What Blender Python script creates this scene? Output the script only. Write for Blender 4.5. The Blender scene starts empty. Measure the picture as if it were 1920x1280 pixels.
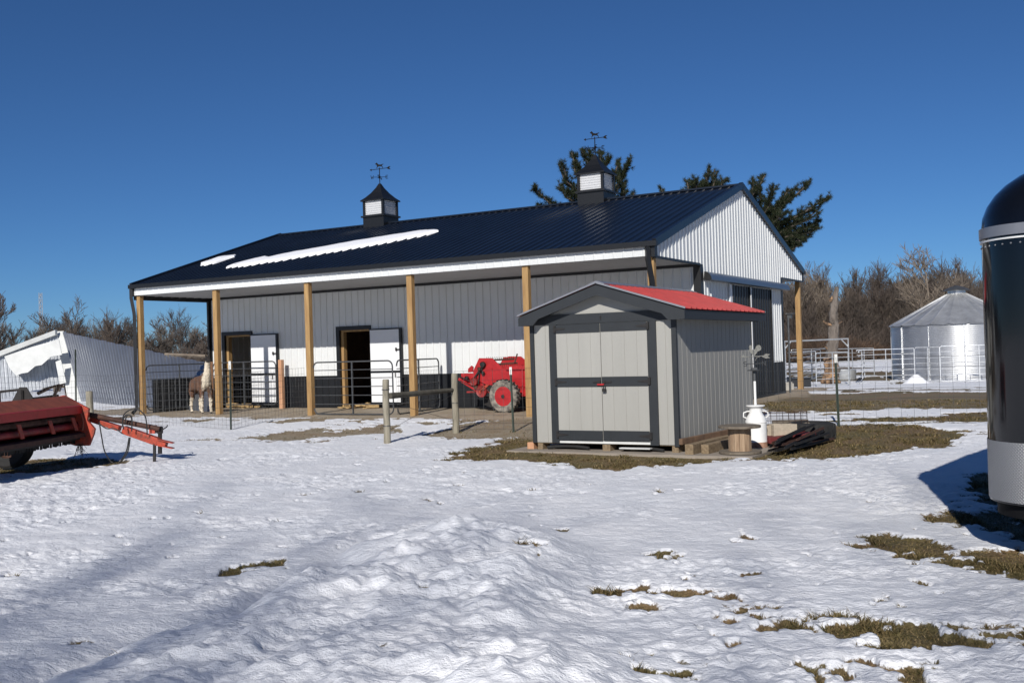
import bpy, math, random
import numpy as np
from mathutils import Vector, Matrix

S = bpy.context.scene
C = S.collection
R = random.Random(7)
PI = math.pi

# ------------------------------------------------------------------ camera model
FPX, CX, CY, CAMH = 1922.617, 960.0, 640.0, 1.499
PITCH, ROLL = 0.0082, -0.0307
_F = np.array([0, math.cos(PITCH), math.sin(PITCH)]); _R = np.array([1.0, 0, 0]); _U = np.cross(_R, _F)
CR = _R*math.cos(ROLL) + _U*math.sin(ROLL); CU = -_R*math.sin(ROLL) + _U*math.cos(ROLL)

def ray(x, y): return _F + CR*((x-CX)/FPX) - CU*((y-CY)/FPX)
def onplane(x, y, P, n):
    d = ray(x, y); o = np.array([0, 0, CAMH]); P = np.array(P, float); n = np.array(n, float)
    return o + d*(((P-o) @ n)/(d @ n))
def at(x, y, Y): return onplane(x, y, (0, Y, 0), (0, 1, 0))     # world point seen at that spot at distance Y

# barn frame: X along the long side (0 = right front post, negative to the left), Y into the barn
BO = np.array([3.0844, 21.5402, 0]); BYAW = -0.5191
AX = np.array([math.cos(BYAW), math.sin(BYAW), 0]); AY = np.array([-math.sin(BYAW), math.cos(BYAW), 0])
def toB(P): d = np.array(P)-BO; return np.array([d @ AX, d @ AY, P[2]])
def fromB(X, Y, Z=0): return BO + AX*X + AY*Y + np.array([0, 0, Z])
def bw(x, y, Y): return toB(onplane(x, y, BO+AY*Y, AY))

def sst(a, b, x):
    t = np.clip((np.asarray(x, float)-a)/(b-a), 0, 1); return t*t*(3-2*t)
def Tz(x, y):
    bY = (x-BO[0])*AY[0] + (y-BO[1])*AY[1]
    z = -0.1 + 0.1*sst(-4.5, -1.2, bY)
    z = z - 0.7*sst(31, 50, y)*sst(2, 9, x)
    return z
def GT(px, py):
    P = onplane(px, py, (0, 0, -.1), (0, 0, 1))
    for _ in range(50):
        z = float(Tz(P[0], P[1])); P = P*.4 + onplane(px, py, (0, 0, z), (0, 0, 1))*.6
    return P

# ------------------------------------------------------------------ object helpers
def tag(o, label=None, cat=None, group=None, kind=None):
    if label: o['label'] = label
    if cat: o['category'] = cat
    if group: o['group'] = group
    if kind: o['kind'] = kind
    return o
def thing(name, label, cat, loc=(0, 0, 0), rz=0, group=None):
    o = bpy.data.objects.new(name, None); C.objects.link(o)
    o.location = tuple(loc); o.rotation_euler = (0, 0, rz); o.empty_display_size = .2
    return tag(o, label, cat, group)
def dup(root, loc, rz, label=None, scale=None):
    r = root.copy(); C.objects.link(r); r.location = tuple(loc); r.rotation_euler = (0, 0, rz)
    if label: r['label'] = label
    if scale: r.scale = scale
    for ch in list(root.children):
        c = ch.copy(); C.objects.link(c); c.parent = r
        for g in ch.children:
            d = g.copy(); C.objects.link(d); d.parent = c
    return r

class MB:
    def __init__(s): s.v = []; s.f = []; s.m = []; s.mi = 0; s.st = []
    def add(s, vs, fs):
        s.st.append((len(s.v), len(s.f))); b = len(s.v); s.v += [tuple(map(float, q)) for q in vs]; s.f += [tuple(b+i for i in q) for q in fs]; s.m += [s.mi]*len(fs)
        return s
    def box(s, x0, x1, y0, y1, z0, z1):
        vs = [(x, y, z) for z in (z0, z1) for y in (y0, y1) for x in (x0, x1)]
        return s.add(vs, [(0, 2, 3, 1), (4, 5, 7, 6), (0, 1, 5, 4), (2, 6, 7, 3), (0, 4, 6, 2), (1, 3, 7, 5)])
    def obox(s, c, ax, ay, az):      # oriented box: centre + three half vectors
        c, ax, ay, az = map(np.array, (c, ax, ay, az))
        vs = [c + ax*i + ay*j + az*k for k in (-1, 1) for j in (-1, 1) for i in (-1, 1)]
        return s.add(vs, [(0, 2, 3, 1), (4, 5, 7, 6), (0, 1, 5, 4), (2, 6, 7, 3), (0, 4, 6, 2), (1, 3, 7, 5)])
    def tube(s, pts, r, n=8, cap=True):
        pts = [np.array(p, float) for p in pts]; m = len(pts)
        rr = r if hasattr(r, '__len__') else [r]*m
        t0 = pts[1]-pts[0]; t0 /= np.linalg.norm(t0)
        a = np.cross(t0, (0, 0, 1)) if abs(t0[2]) < .9 else np.cross(t0, (1, 0, 0)); a /= np.linalg.norm(a)
        vs = []; fs = []
        for i, p in enumerate(pts):
            t = pts[min(i+1, m-1)]-pts[max(i-1, 0)]; t = t/(np.linalg.norm(t)+1e-12)
            a = a - t*(a @ t); a /= np.linalg.norm(a)+1e-12; b = np.cross(t, a)
            for k in range(n):
                w = 2*PI*k/n; vs.append(p + (a*math.cos(w)+b*math.sin(w))*rr[i])
        for i in range(m-1):
            for k in range(n):
                k2 = (k+1) % n; fs.append((i*n+k, i*n+k2, (i+1)*n+k2, (i+1)*n+k))
        if cap: fs.append(tuple(range(n-1, -1, -1))); fs.append(tuple((m-1)*n+k for k in range(n)))
        return s.add(vs, fs)
    def lathe(s, prof, n=24, c=(0, 0, 0), axis='z', a0=0):   # prof: (radius, height)
        vs = []; fs = []; m = len(prof)
        for r, h in prof:
            for k in range(n):
                w = a0+2*PI*k/n; p = (r*math.cos(w), r*math.sin(w), h)
                if axis == 'y': p = (p[0], p[2], p[1])
                elif axis == 'x': p = (p[2], p[0], p[1])
                vs.append((p[0]+c[0], p[1]+c[1], p[2]+c[2]))
        for i in range(m-1):
            for k in range(n):
                k2 = (k+1) % n; fs.append((i*n+k, i*n+k2, (i+1)*n+k2, (i+1)*n+k))
        fs.append(tuple(range(n-1, -1, -1))); fs.append(tuple((m-1)*n+k for k in range(n)))
        return s.add(vs, fs)
    def prism(s, poly, f0, f1):      # f0/f1 map a 2-D point to the two faces
        n = len(poly); vs = [f0(*p) for p in poly] + [f1(*p) for p in poly]
        return s.add(vs, [tuple(range(n-1, -1, -1)), tuple(range(n, 2*n))] + [(i, (i+1) % n, n+(i+1) % n, n+i) for i in range(n)])
    def each(s, name, mat, parent=None, **kw):      # every added shape becomes an object of its own
        st = s.st+[(len(s.v), len(s.f))]; out = []
        for (v0, f0), (v1, f1) in zip(st[:-1], st[1:]):
            m = MB(); m.add(s.v[v0:v1], [tuple(i-v0 for i in f) for f in s.f[f0:f1]]); out.append(m.build(name, mat, parent, **kw))
        return out
    def build(s, name, mat, parent=None, smooth=False, loc=None, rz=0, bevel=0):
        me = bpy.data.meshes.new(name); me.from_pydata(s.v, [], s.f)
        for m in (mat if isinstance(mat, (list, tuple)) else [mat]): me.materials.append(m)
        if isinstance(mat, (list, tuple)): me.polygons.foreach_set('material_index', s.m)
        if smooth:
            me.polygons.foreach_set('use_smooth', [True]*len(s.f))
            try: me.set_sharp_from_angle(angle=math.radians(38))
            except Exception: pass
        me.update()
        o = bpy.data.objects.new(name, me); C.objects.link(o)
        if parent: o.parent = parent
        if loc is not None: o.location = tuple(loc)
        o.rotation_euler = (0, 0, rz)
        if bevel:
            b = o.modifiers.new('b', 'BEVEL'); b.width = bevel; b.segments = 2; b.limit_method = 'ANGLE'
        return o

# ------------------------------------------------------------------ materials
def mat(name, col, rough=.6, metal=0, var=.0, vs=6, bump=0, bs=30, col2=None, stretch=(1, 1, 1), spec=.5, coat=0, coords='Object', detail=4, thr=None):
    m = bpy.data.materials.new(name); m.use_nodes = True; nt = m.node_tree; N = nt.nodes; L = nt.links
    b = N['Principled BSDF']; b.inputs['Roughness'].default_value = rough; b.inputs['Metallic'].default_value = metal
    b.inputs['Specular IOR Level'].default_value = spec; b.inputs['Coat Weight'].default_value = coat; b.inputs['Coat Roughness'].default_value = .03
    b.inputs['Base Color'].default_value = (*col, 1)
    tc = N.new('ShaderNodeTexCoord'); mp = N.new('ShaderNodeMapping'); mp.inputs['Scale'].default_value = stretch
    L.new(tc.outputs[coords], mp.inputs['Vector'])
    if var or col2:
        nz = N.new('ShaderNodeTexNoise'); nz.inputs['Scale'].default_value = vs; nz.inputs['Detail'].default_value = detail; nz.inputs['Roughness'].default_value = .65
        L.new(mp.outputs[0], nz.inputs['Vector'])
        cr = N.new('ShaderNodeValToRGB'); lo, hi = thr or (.3, .7); cr.color_ramp.elements[0].position = lo; cr.color_ramp.elements[1].position = hi
        c2 = col2 or tuple(c*(1-var) for c in col); c1 = col if col2 else tuple(min(1, c*(1+var*.6)) for c in col)
        cr.color_ramp.elements[0].color = (*c2, 1); cr.color_ramp.elements[1].color = (*c1, 1)
        L.new(nz.outputs['Fac'], cr.inputs['Fac']); L.new(cr.outputs['Color'], b.inputs['Base Color'])
    if bump:
        n2 = N.new('ShaderNodeTexNoise'); n2.inputs['Scale'].default_value = bs; n2.inputs['Detail'].default_value = 5
        L.new(mp.outputs[0], n2.inputs['Vector'])
        bp = N.new('ShaderNodeBump'); bp.inputs['Strength'].default_value = 1; bp.inputs['Distance'].default_value = bump
        L.new(n2.outputs['Fac'], bp.inputs['Height']); L.new(bp.outputs['Normal'], b.inputs['Normal'])
    return m

M = {}
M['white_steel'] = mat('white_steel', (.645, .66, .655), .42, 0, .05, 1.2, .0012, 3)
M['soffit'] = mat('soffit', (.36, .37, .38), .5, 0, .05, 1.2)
M['white_door'] = mat('white_door', (.74, .75, .76), .38, 0, .05, 2, .001, 4)
M['black_steel'] = mat('black_steel', (.009, .010, .0115), .45, 0, .15, 2, .001, 4)
M['navy_roof'] = mat('navy_roof', (.006, .0095, .018), .34, 0, .25, 1.1, .0015, 3, spec=.45)
M['black_trim'] = mat('black_trim', (.006, .0065, .0075), .45, 0, .1, 3)
M['blue_trim'] = mat('blue_trim', (.07, .10, .15), .4, 0, .12, 3)
M['lumber'] = mat('lumber', (.41, .26, .105), .75, 0, .3, 3, .002, 25, col2=(.25, .14, .055), stretch=(4, 4, .5))
M['redwood'] = mat('redwood', (.60, .34, .20), .75, 0, .3, 3, .002, 25, col2=(.42, .21, .11), stretch=(4, 4, .5))
M['grey_post'] = mat('grey_post', (.34, .31, .24), .9, 0, .3, 4, .006, 26, col2=(.15, .135, .10), stretch=(5, 5, .7))
M['dark_rail'] = mat('dark_rail', (.12, .11, .085), .9, 0, .3, 5, .005, 20, col2=(.045, .04, .032))
M['shed_grey'] = mat('shed_grey', (.330, .325, .298), .75, 0, .06, 3, .0016, 60, stretch=(1, 1, .12))
M['shed_trim'] = mat('shed_trim', (.018, .0215, .025), .6, 0, .15, 4, .0016, 60)
M['red_roof'] = mat('red_roof', (.33, .020, .018), .40, 0, .25, 3, .001, 12)
M['alu_trim'] = mat('alu_trim', (.33, .33, .34), .38, .6)
M['galv'] = mat('galv', (.55, .57, .58), .45, .55, .25, 5, .001, 20)
M['galv_dark'] = mat('galv_dark', (.10, .105, .11), .5, .5, .3, 8)
M['gate_white'] = mat('gate_white', (.62, .64, .66), .5, .3, .25, 7)
M['bin_wall'] = mat('bin_wall', (.55, .56, .57), .33, .85, .22, 1.4, .0015, 8, stretch=(1, 1, .3))
M['bin_roof'] = mat('bin_roof', (.60, .61, .61), .45, .7, .3, 1.5, .0015, 8)
M['old_steel'] = mat('old_steel', (.50, .52, .54), .42, .35, .35, 2.2, .003, 9, col2=(.30, .32, .35))
M['old_roof'] = mat('old_roof', (.46, .48, .51), .30, .8, .35, .5, 0, 9, col2=(.36, .38, .42))
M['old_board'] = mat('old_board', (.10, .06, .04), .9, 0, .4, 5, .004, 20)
M['white_board'] = mat('white_board', (.60, .61, .59), .7, 0, .12, 2.5, .002, 20)
M['wire'] = mat('wire', (.09, .09, .09), .5, .6)
M['rust_wire'] = mat('rust_wire', (.06, .035, .03), .7, .3)
M['tpost'] = mat('tpost', (.03, .045, .035), .6, .1, .2, 10)
M['white_paint'] = mat('white_paint', (.75, .75, .72), .5, 0, .05, 8)
M['red'] = mat('red', (.38, .016, .018), .42, 0, .25, 6, .001, 20)
M['red_dark'] = mat('red_dark', (.34, .024, .022), .55, 0, .4, 7, .002, 20, col2=(.07, .012, .01))
M['orange_red'] = mat('orange_red', (.42, .055, .026), .5, 0, .3, 9, .0015, 20, col2=(.16, .04, .025), thr=(.36, .56), detail=8)
M['rust_red'] = mat('rust_red', (.33, .085, .045), .65, 0, .35, 5, .002, 20, col2=(.17, .05, .03))
M['rust'] = mat('rust', (.10, .045, .03), .8, .2, .4, 9, .002, 30, col2=(.035, .02, .016))
M['iron'] = mat('iron', (.03, .028, .027), .6, .4, .3, 9)
M['rubber'] = mat('rubber', (.018, .018, .018), .85, 0, .3, 12, .003, 30)
M['mud_rubber'] = mat('mud_rubber', (.27, .24, .20), .9, 0, .3, 9, .004, 40, col2=(.07, .065, .06), thr=(.35, .6))
M['hose'] = mat('hose', (.02, .02, .02), .5)
M['gloss_black'] = mat('gloss_black', (.004, .0045, .006), .10, 0, 0, spec=.5, coat=.15)
M['spool_wood'] = mat('spool_wood', (.40, .29, .19), .8, 0, .3, 3, .003, 30, col2=(.22, .14, .085), stretch=(8, 8, 1))
M['spool_disc'] = mat('spool_disc', (.20, .17, .13), .85, 0, .3, 6, .003, 30, col2=(.10, .08, .06), stretch=(1, 6, 1))
M['timber'] = mat('timber', (.28, .21, .13), .85, 0, .3, 5, .004, 30, col2=(.13, .09, .05), stretch=(6, 1, 6))
M['timber_red'] = mat('timber_red', (.20, .12, .07), .85, 0, .3, 5, .004, 30, col2=(.09, .055, .035))
M['concrete'] = mat('concrete', (.40, .38, .34), .9, 0, .2, 8, .002, 60)
M['cinder'] = mat('cinder', (.42, .36, .28), .92, 0, .15, 20, .003, 90)
M['slab'] = mat('slab', (.30, .26, .215), .92, 0, .25, 6, .004, 40, coords='Generated')
M['can_white'] = mat('can_white', (.78, .78, .76), .4, 0, .06, 9)
M['can_rust'] = mat('can_rust', (.45, .28, .20), .8, 0, .4, 14, col2=(.20, .09, .05))
M['vane'] = mat('vane', (.30, .30, .27), .6, .4, .3, 20, col2=(.12, .12, .11))
M['llama_brown'] = mat('llama_brown', (.11, .055, .032), .95, 0, .4, 16, .02, 45, col2=(.05, .026, .017), stretch=(1, 1, .3))
M['straw'] = mat('straw', (.50, .36, .17), .9, 0, .3, 20, .02, 60, col2=(.24, .15, .07))
M['bark'] = mat('bark', (.13, .105, .085), .95, 0, .3, 3, .02, 12, col2=(.06, .048, .04), stretch=(3, 3, .6))
M['bark_pale'] = mat('bark_pale', (.26, .215, .165), .95, 0, .3, 2, .02, 10, col2=(.13, .10, .075))
M['twig_red'] = mat('twig_red', (.115, .092, .075), .95, 0, .3, 2, col2=(.07, .052, .042))
M['brush'] = mat('brush', (.13, .08, .05), .95, 0, .3, .3, col2=(.06, .042, .03))
M['dead_bark'] = mat('dead_bark', (.20, .17, .145), .95, 0, .3, 3, .05, 9, col2=(.09, .075, .062), stretch=(2, 2, .5))
M['dead_wood'] = mat('dead_wood', (.36, .22, .12), .95, 0, .3, 4, .05, 12, col2=(.09, .06, .04), thr=(.4, .6))
M['needle'] = mat('needle', (.028, .042, .020), .8, 0, .3, 1.2, col2=(.012, .018, .010))
M['plastic_black'] = mat('plastic_black', (.015, .016, .018), .45)
M['brown_red'] = mat('brown_red', (.13, .02, .02), .6)
M['snow_lump'] = mat('snow_lump', (.86, .87, .89), .6, 0, 0, bump=.012, bs=14)
M['black_vent'] = mat('black_vent', (.006, .006, .007), .7, spec=.15)

def island_mat(name, stops, rough=.9):
    m = bpy.data.materials.new(name); m.use_nodes = True; nt = m.node_tree; N = nt.nodes; L = nt.links
    b = N['Principled BSDF']; b.inputs['Roughness'].default_value = rough; b.inputs['Specular IOR Level'].default_value = .2
    g = N.new('ShaderNodeNewGeometry'); cr = N.new('ShaderNodeValToRGB')
    e = cr.color_ramp.elements
    while len(e) < len(stops): e.new(.5)
    for i, (p, c) in enumerate(stops): e[i].position = p; e[i].color = (*c, 1)
    L.new(g.outputs['Random Per Island'], cr.inputs['Fac']); L.new(cr.outputs['Color'], b.inputs['Base Color'])
    return m
M['grass'] = island_mat('grass', [(0, (.050, .046, .018)), (.4, (.11, .090, .036)), (.8, (.19, .14, .065)), (1, (.36, .27, .14))])
M['needles'] = island_mat('needles', [(0, (.010, .016, .008)), (.5, (.021, .031, .014)), (.85, (.036, .046, .020)), (1, (.055, .046, .024))], .6)

# diamond plate
def diamond():
    m = mat('diamond_plate', (.34, .34, .34), .42, .6); nt = m.node_tree; N = nt.nodes; L = nt.links
    tc = N.new('ShaderNodeTexCoord'); w = []
    for a in (.8, -.8):
        mp = N.new('ShaderNodeMapping'); mp.inputs['Rotation'].default_value = (0, 0, a); L.new(tc.outputs['UV'], mp.inputs['Vector'])
        wv = N.new('ShaderNodeTexWave'); wv.inputs['Scale'].default_value = 19; L.new(mp.outputs[0], wv.inputs['Vector']); w.append(wv)
    mx = N.new('ShaderNodeMath'); mx.operation = 'MULTIPLY'; L.new(w[0].outputs['Fac'], mx.inputs[0]); L.new(w[1].outputs['Fac'], mx.inputs[1])
    bp = N.new('ShaderNodeBump'); bp.inputs['Distance'].default_value = .006; bp.inputs['Strength'].default_value = .7
    L.new(mx.outputs[0], bp.inputs['Height']); L.new(bp.outputs['Normal'], N['Principled BSDF'].inputs['Normal'])
    return m
M['diamond'] = diamond()

# ------------------------------------------------------------------ numpy noise
def _hash(ix, iy, seed):
    h = (ix.astype(np.int64)*374761393 + iy.astype(np.int64)*668265263 + seed*1442695041) & 0xffffffff
    h = ((h ^ (h >> 13))*1274126177) & 0xffffffff
    return ((h ^ (h >> 16)) & 0xffffff)/float(0xffffff)
def vnoise(x, y, seed=0):
    ix = np.floor(x); iy = np.floor(y); fx = x-ix; fy = y-iy
    fx = fx*fx*fx*(fx*(fx*6-15)+10); fy = fy*fy*fy*(fy*(fy*6-15)+10)
    a = _hash(ix, iy, seed); b = _hash(ix+1, iy, seed); c = _hash(ix, iy+1, seed); d = _hash(ix+1, iy+1, seed)
    return (a*(1-fx)+b*fx)*(1-fy) + (c*(1-fx)+d*fx)*fy
def fbm(x, y, oct=4, seed=0, gain=.5):
    s = np.zeros_like(x); a = 1; t = 0
    for i in range(oct):
        s += a*vnoise(x*2**i+i*17.3, y*2**i-i*9.1, seed+i); t += a; a *= gain
    return s/t
def worley(x, y, seed=0):
    ix = np.floor(x); iy = np.floor(y); best = np.full(x.shape, 9.0)
    for dx in (-1, 0, 1):
        for dy in (-1, 0, 1):
            cx = ix+dx; cy = iy+dy
            px = cx+_hash(cx, cy, seed); py = cy+_hash(cx, cy, seed+5)
            best = np.minimum(best, (x-px)**2+(y-py)**2)
    return best

# ------------------------------------------------------------------ bare ground patches (world coordinates)
PATCH = [   # polygon, soft edge, kind 0 grass 1 dirt
 ([(-1.2, 15.2), (-1.1, 16.4), (-.6, 17.2), (.2, 19.5), (3.5, 20.5), (4.6, 17.5), (3.7, 16.0), (3.5, 14.6), (2.95, 14.0), (2.32, 13.75), (1.47, 13.35), (.54, 14.2), (-.05, 14.85)], .35, 0),
 ([(3.0, 14.0), (3.5, 15.6), (5.4, 18.1), (6.5, 17.3), (7.0, 16.2), (6.3, 15.0), (5.13, 14.5), (4.22, 14.05), (3.6, 13.7)], .35, 0),
 ([(5.2, 22.2), (6.4, 29.5), (9.3, 29.0), (15, 26.5), (14, 22), (9.68, 21.6), (8.36, 21.9), (6.63, 21.6)], .6, .25),
 ([(6.3, 18.5), (8.5, 19.6), (14, 19.0), (13, 17.6), (8.5, 18.0)], .9, 0),
 ([(7.6, 14.6), (7.4, 16.3), (9.5, 16.5), (9.5, 14.5)], .8, 0),
 ([(2.45, 8.1), (2.7, 8.4), (3.05, 8.5), (3.4, 8.2), (3.35, 7.75), (3.9, 7.6), (4.8, 6.9), (4.4, 6.3), (3.5, 6.55), (3.0, 6.95), (2.7, 7.4)], .20, 0),
 ([(3.75, 8.1), (4.15, 9.9), (5.1, 11.4), (7.5, 13), (8, 10), (5.5, 6.4), (3.9, 6.8)], .40, 0),
 ([(1.35, 6.3), (1.7, 6.35), (1.94, 6.12), (2.2, 5.95), (2.75, 5.75), (3.6, 5.5), (3.4, 4.9), (2.56, 5.2), (2.15, 5.38), (1.75, 5.66), (1.4, 6.1)], .2, 0),
 ([(.48, 5.3), (.67, 5.36), (.86, 5.19), (.82, 4.98), (.56, 5.03)], .08, 0),
 ([(.46, 6.83), (.83, 6.86), (.81, 6.66), (.47, 6.64)], .1, 0), ([(.59, 6.45), (.8, 6.5), (.8, 6.29), (.6, 6.29)], .08, 0),
 ([(1.0, 6.76), (1.3, 6.66), (1.1, 6.5)], .1, 0), ([(-2.24, 7.6), (-2.23, 7.95), (-1.88, 8.2), (-1.82, 7.95), (-2.11, 7.62)], .07, 0),
 ([(-2.62, 6.0), (-2.45, 6.05), (-2.4, 5.95), (-2.6, 5.9)], .06, 0),
 ([(1.5, 7.15), (1.66, 7.2), (1.68, 7.08), (1.52, 7.05)], .06, 0), ([(.30, 9.0), (.42, 9.02), (.4, 8.9)], .05, 0),
 ([(-5.9, 20.6), (-5.4, 21.5), (-4.3, 21.9), (-2.9, 21.5), (-2.3, 20.7), (-3.4, 19.7), (-4.89, 20.1)], .8, 1),
 ([(-1.6, 19.5), (-1.3, 21.0), (-.3, 22.4), (1.8, 22.0), (2.5, 19.9), (1, 18.4), (-.8, 18.7)], .5, 1),
 ([(-7.7, 14.8), (-9.5, 17.5), (-7.0, 17.3), (-6.3, 16.6), (-6.4, 16.0), (-7.1, 15.3)], .35, 0),
 ([(15.5, 49), (16.5, 50.5), (19.5, 50.3), (20, 48.6)], .8, 0),
 ([(16, 63), (18, 70), (32, 68), (30, 62)], 2.0, 0), ([(10, 56), (13, 62), (24, 58), (21, 55)], 1.5, 0),
]
def polysd(x, y, poly):
    inside = np.zeros(x.shape, bool); d = np.full(x.shape, 1e9); n = len(poly)
    for i in range(n):
        x0, y0 = poly[i]; x1, y1 = poly[(i+1) % n]
        ex, ey = x1-x0, y1-y0; L = ex*ex+ey*ey+1e-12
        t = np.clip(((x-x0)*ex+(y-y0)*ey)/L, 0, 1); d = np.minimum(d, (x-x0-t*ex)**2+(y-y0-t*ey)**2)
        c = ((y0 > y) != (y1 > y)) & (x < ex*(y-y0)/(ey if abs(ey) > 1e-9 else 1e-9)+x0)
        inside ^= c
    d = np.sqrt(d); return np.where(inside, -d, d)
def masks(x, y):
    """bare (0..1) and dirt (0..1)"""
    n1 = fbm(x*1.1, y*1.1, 4, 3); n2 = fbm(x*6, y*6, 3, 11); n3 = fbm(x*2.6+40, y*1.4, 4, 21)
    bare = np.zeros(x.shape); dirt = np.zeros(x.shape)
    for poly, soft, kind in PATCH:
        px = [p[0] for p in poly]; py = [p[1] for p in poly]; mg = soft*2+1
        sel = (x > min(px)-mg) & (x < max(px)+mg) & (y > min(py)-mg) & (y < max(py)+mg)
        if not sel.any(): continue
        sd = polysd(x[sel], y[sel], poly)
        b = 1-sst(-soft, soft, sd + (n1[sel]-.5)*soft*2.6 + (n2[sel]-.5)*soft*1.6)
        bare[sel] = np.maximum(bare[sel], b)
        if kind: dirt[sel] = np.maximum(dirt[sel], b*.75*kind)
        if min(py) < 9 and max(px) < 4: bare[sel] *= 1-.6*sst(.54, .66, fbm(x[sel]*5.5, y[sel]*8, 3, 17))
    # small scattered melt holes
    dist = np.hypot(x, y)
    sp = sst(.70, .78, n3*.35+n2*.65)*sst(3.5, 6, dist)*.62
    near_r = sst(.2, 1.0, x)*(1-sst(8, 10, y))*sst(.62, .72, n3*.5+n2*.5)*.8
    bare = np.maximum(bare, np.maximum(sp, near_r))
    far = sst(14, 17, y)*sst(4.3, 6, x)*(1-sst(30, 32, y))*sst(.50, .60, fbm(x*.5, y*1.3, 4, 31))
    far2 = sst(52, 56, y)*sst(.50, .60, fbm(x*.12, y*.30, 4, 37))*.9
    bare = np.maximum(bare, np.maximum(far, far2))
    # barn: pad of beige dirt in the porches, straw and slush in front
    bX = (x-BO[0])*AX[0]+(y-BO[1])*AX[1]; bY = (x-BO[0])*AY[0]+(y-BO[1])*AY[1]
    e = (n1-.5)*1.0+(n2-.5)*.5
    pad = sst(-1.15, -.55, bY+e*.9)*(1-sst(13.2, 14.2, bY+e))*(1-sst(.5, 1.0, bX+e))*sst(-20, -19, bX)
    mud = sst(-4.2, -1.0, bY+e*1.5)*(1-sst(2, 4, bY))*(1-sst(-.5, 1.5, bX))*sst(.50, .60, fbm(x*1.7, y*1.7+5, 4, 41))*.9
    bare = np.maximum(bare, np.maximum(pad, mud)); dirt = np.maximum(dirt, np.maximum(pad, mud*.8))
    return np.clip(bare, 0, 1), np.clip(dirt, 0, 1)

MOUND = [(-2.6, 3.2), (-2.3, 4.6), (-2.0, 5.9), (-1.5, 7.3), (-1.25, 8.4), (-.75, 9.2), (-.1, 9.2), (.35, 8.3), (.5, 7.2), (.35, 6.0), (.6, 4.8), (.9, 3.2)]
def relief(x, y, bare):
    d = np.hypot(x, y)
    sd = polysd(x, y, MOUND) + (fbm(x*.9, y*.9, 3, 71)-.5)*.7
    m = 1-sst(-.60, .25, sd)
    rut = np.exp(-((sd-.22)/.16)**2)*(x < .1)*(y < 9)
    z = .13*m - .05*rut
    z += m*(.13*(fbm(x*2.2, y*2.2, 4, 73)-.5) + .075*(1-np.sqrt(worley(x*3.6+fbm(x*5, y*5, 2, 70), y*3.6, 75)))*sst(.3, .6, fbm(x*1.5, y*1.5, 2, 77)) + .022*(1-np.sqrt(worley(x*9, y*9, 79))))
    z += .06*(fbm(x*.35, y*.35, 3, 81)-.5)
    fade = 1-sst(18, 34, d)
    cups = np.sqrt(worley(x*9.5, y*13, 83))
    amp = .35+1.5*sst(.35, .7, fbm(x*.8, y*1.1, 3, 95))
    z += fade*(1-bare)*amp*(.011*(cups-.5) + .026*(fbm(x*8, y*11, 3, 85)-.5)) + fade*(1-bare)*(0 + .028*(fbm(x*2.0, y*3.0, 3, 87)-.5))
    br = sst(-.15, .5, x)*(1-sst(5.5, 7, y))
    z += (1-bare)*fade*.03*(1-np.sqrt(np.minimum(1, worley(x*5, y*6.5, 89))))*(.35+.65*br)
    z += bare*(.012*(fbm(x*14, y*14, 3, 91)-.5))
    return z

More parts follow.
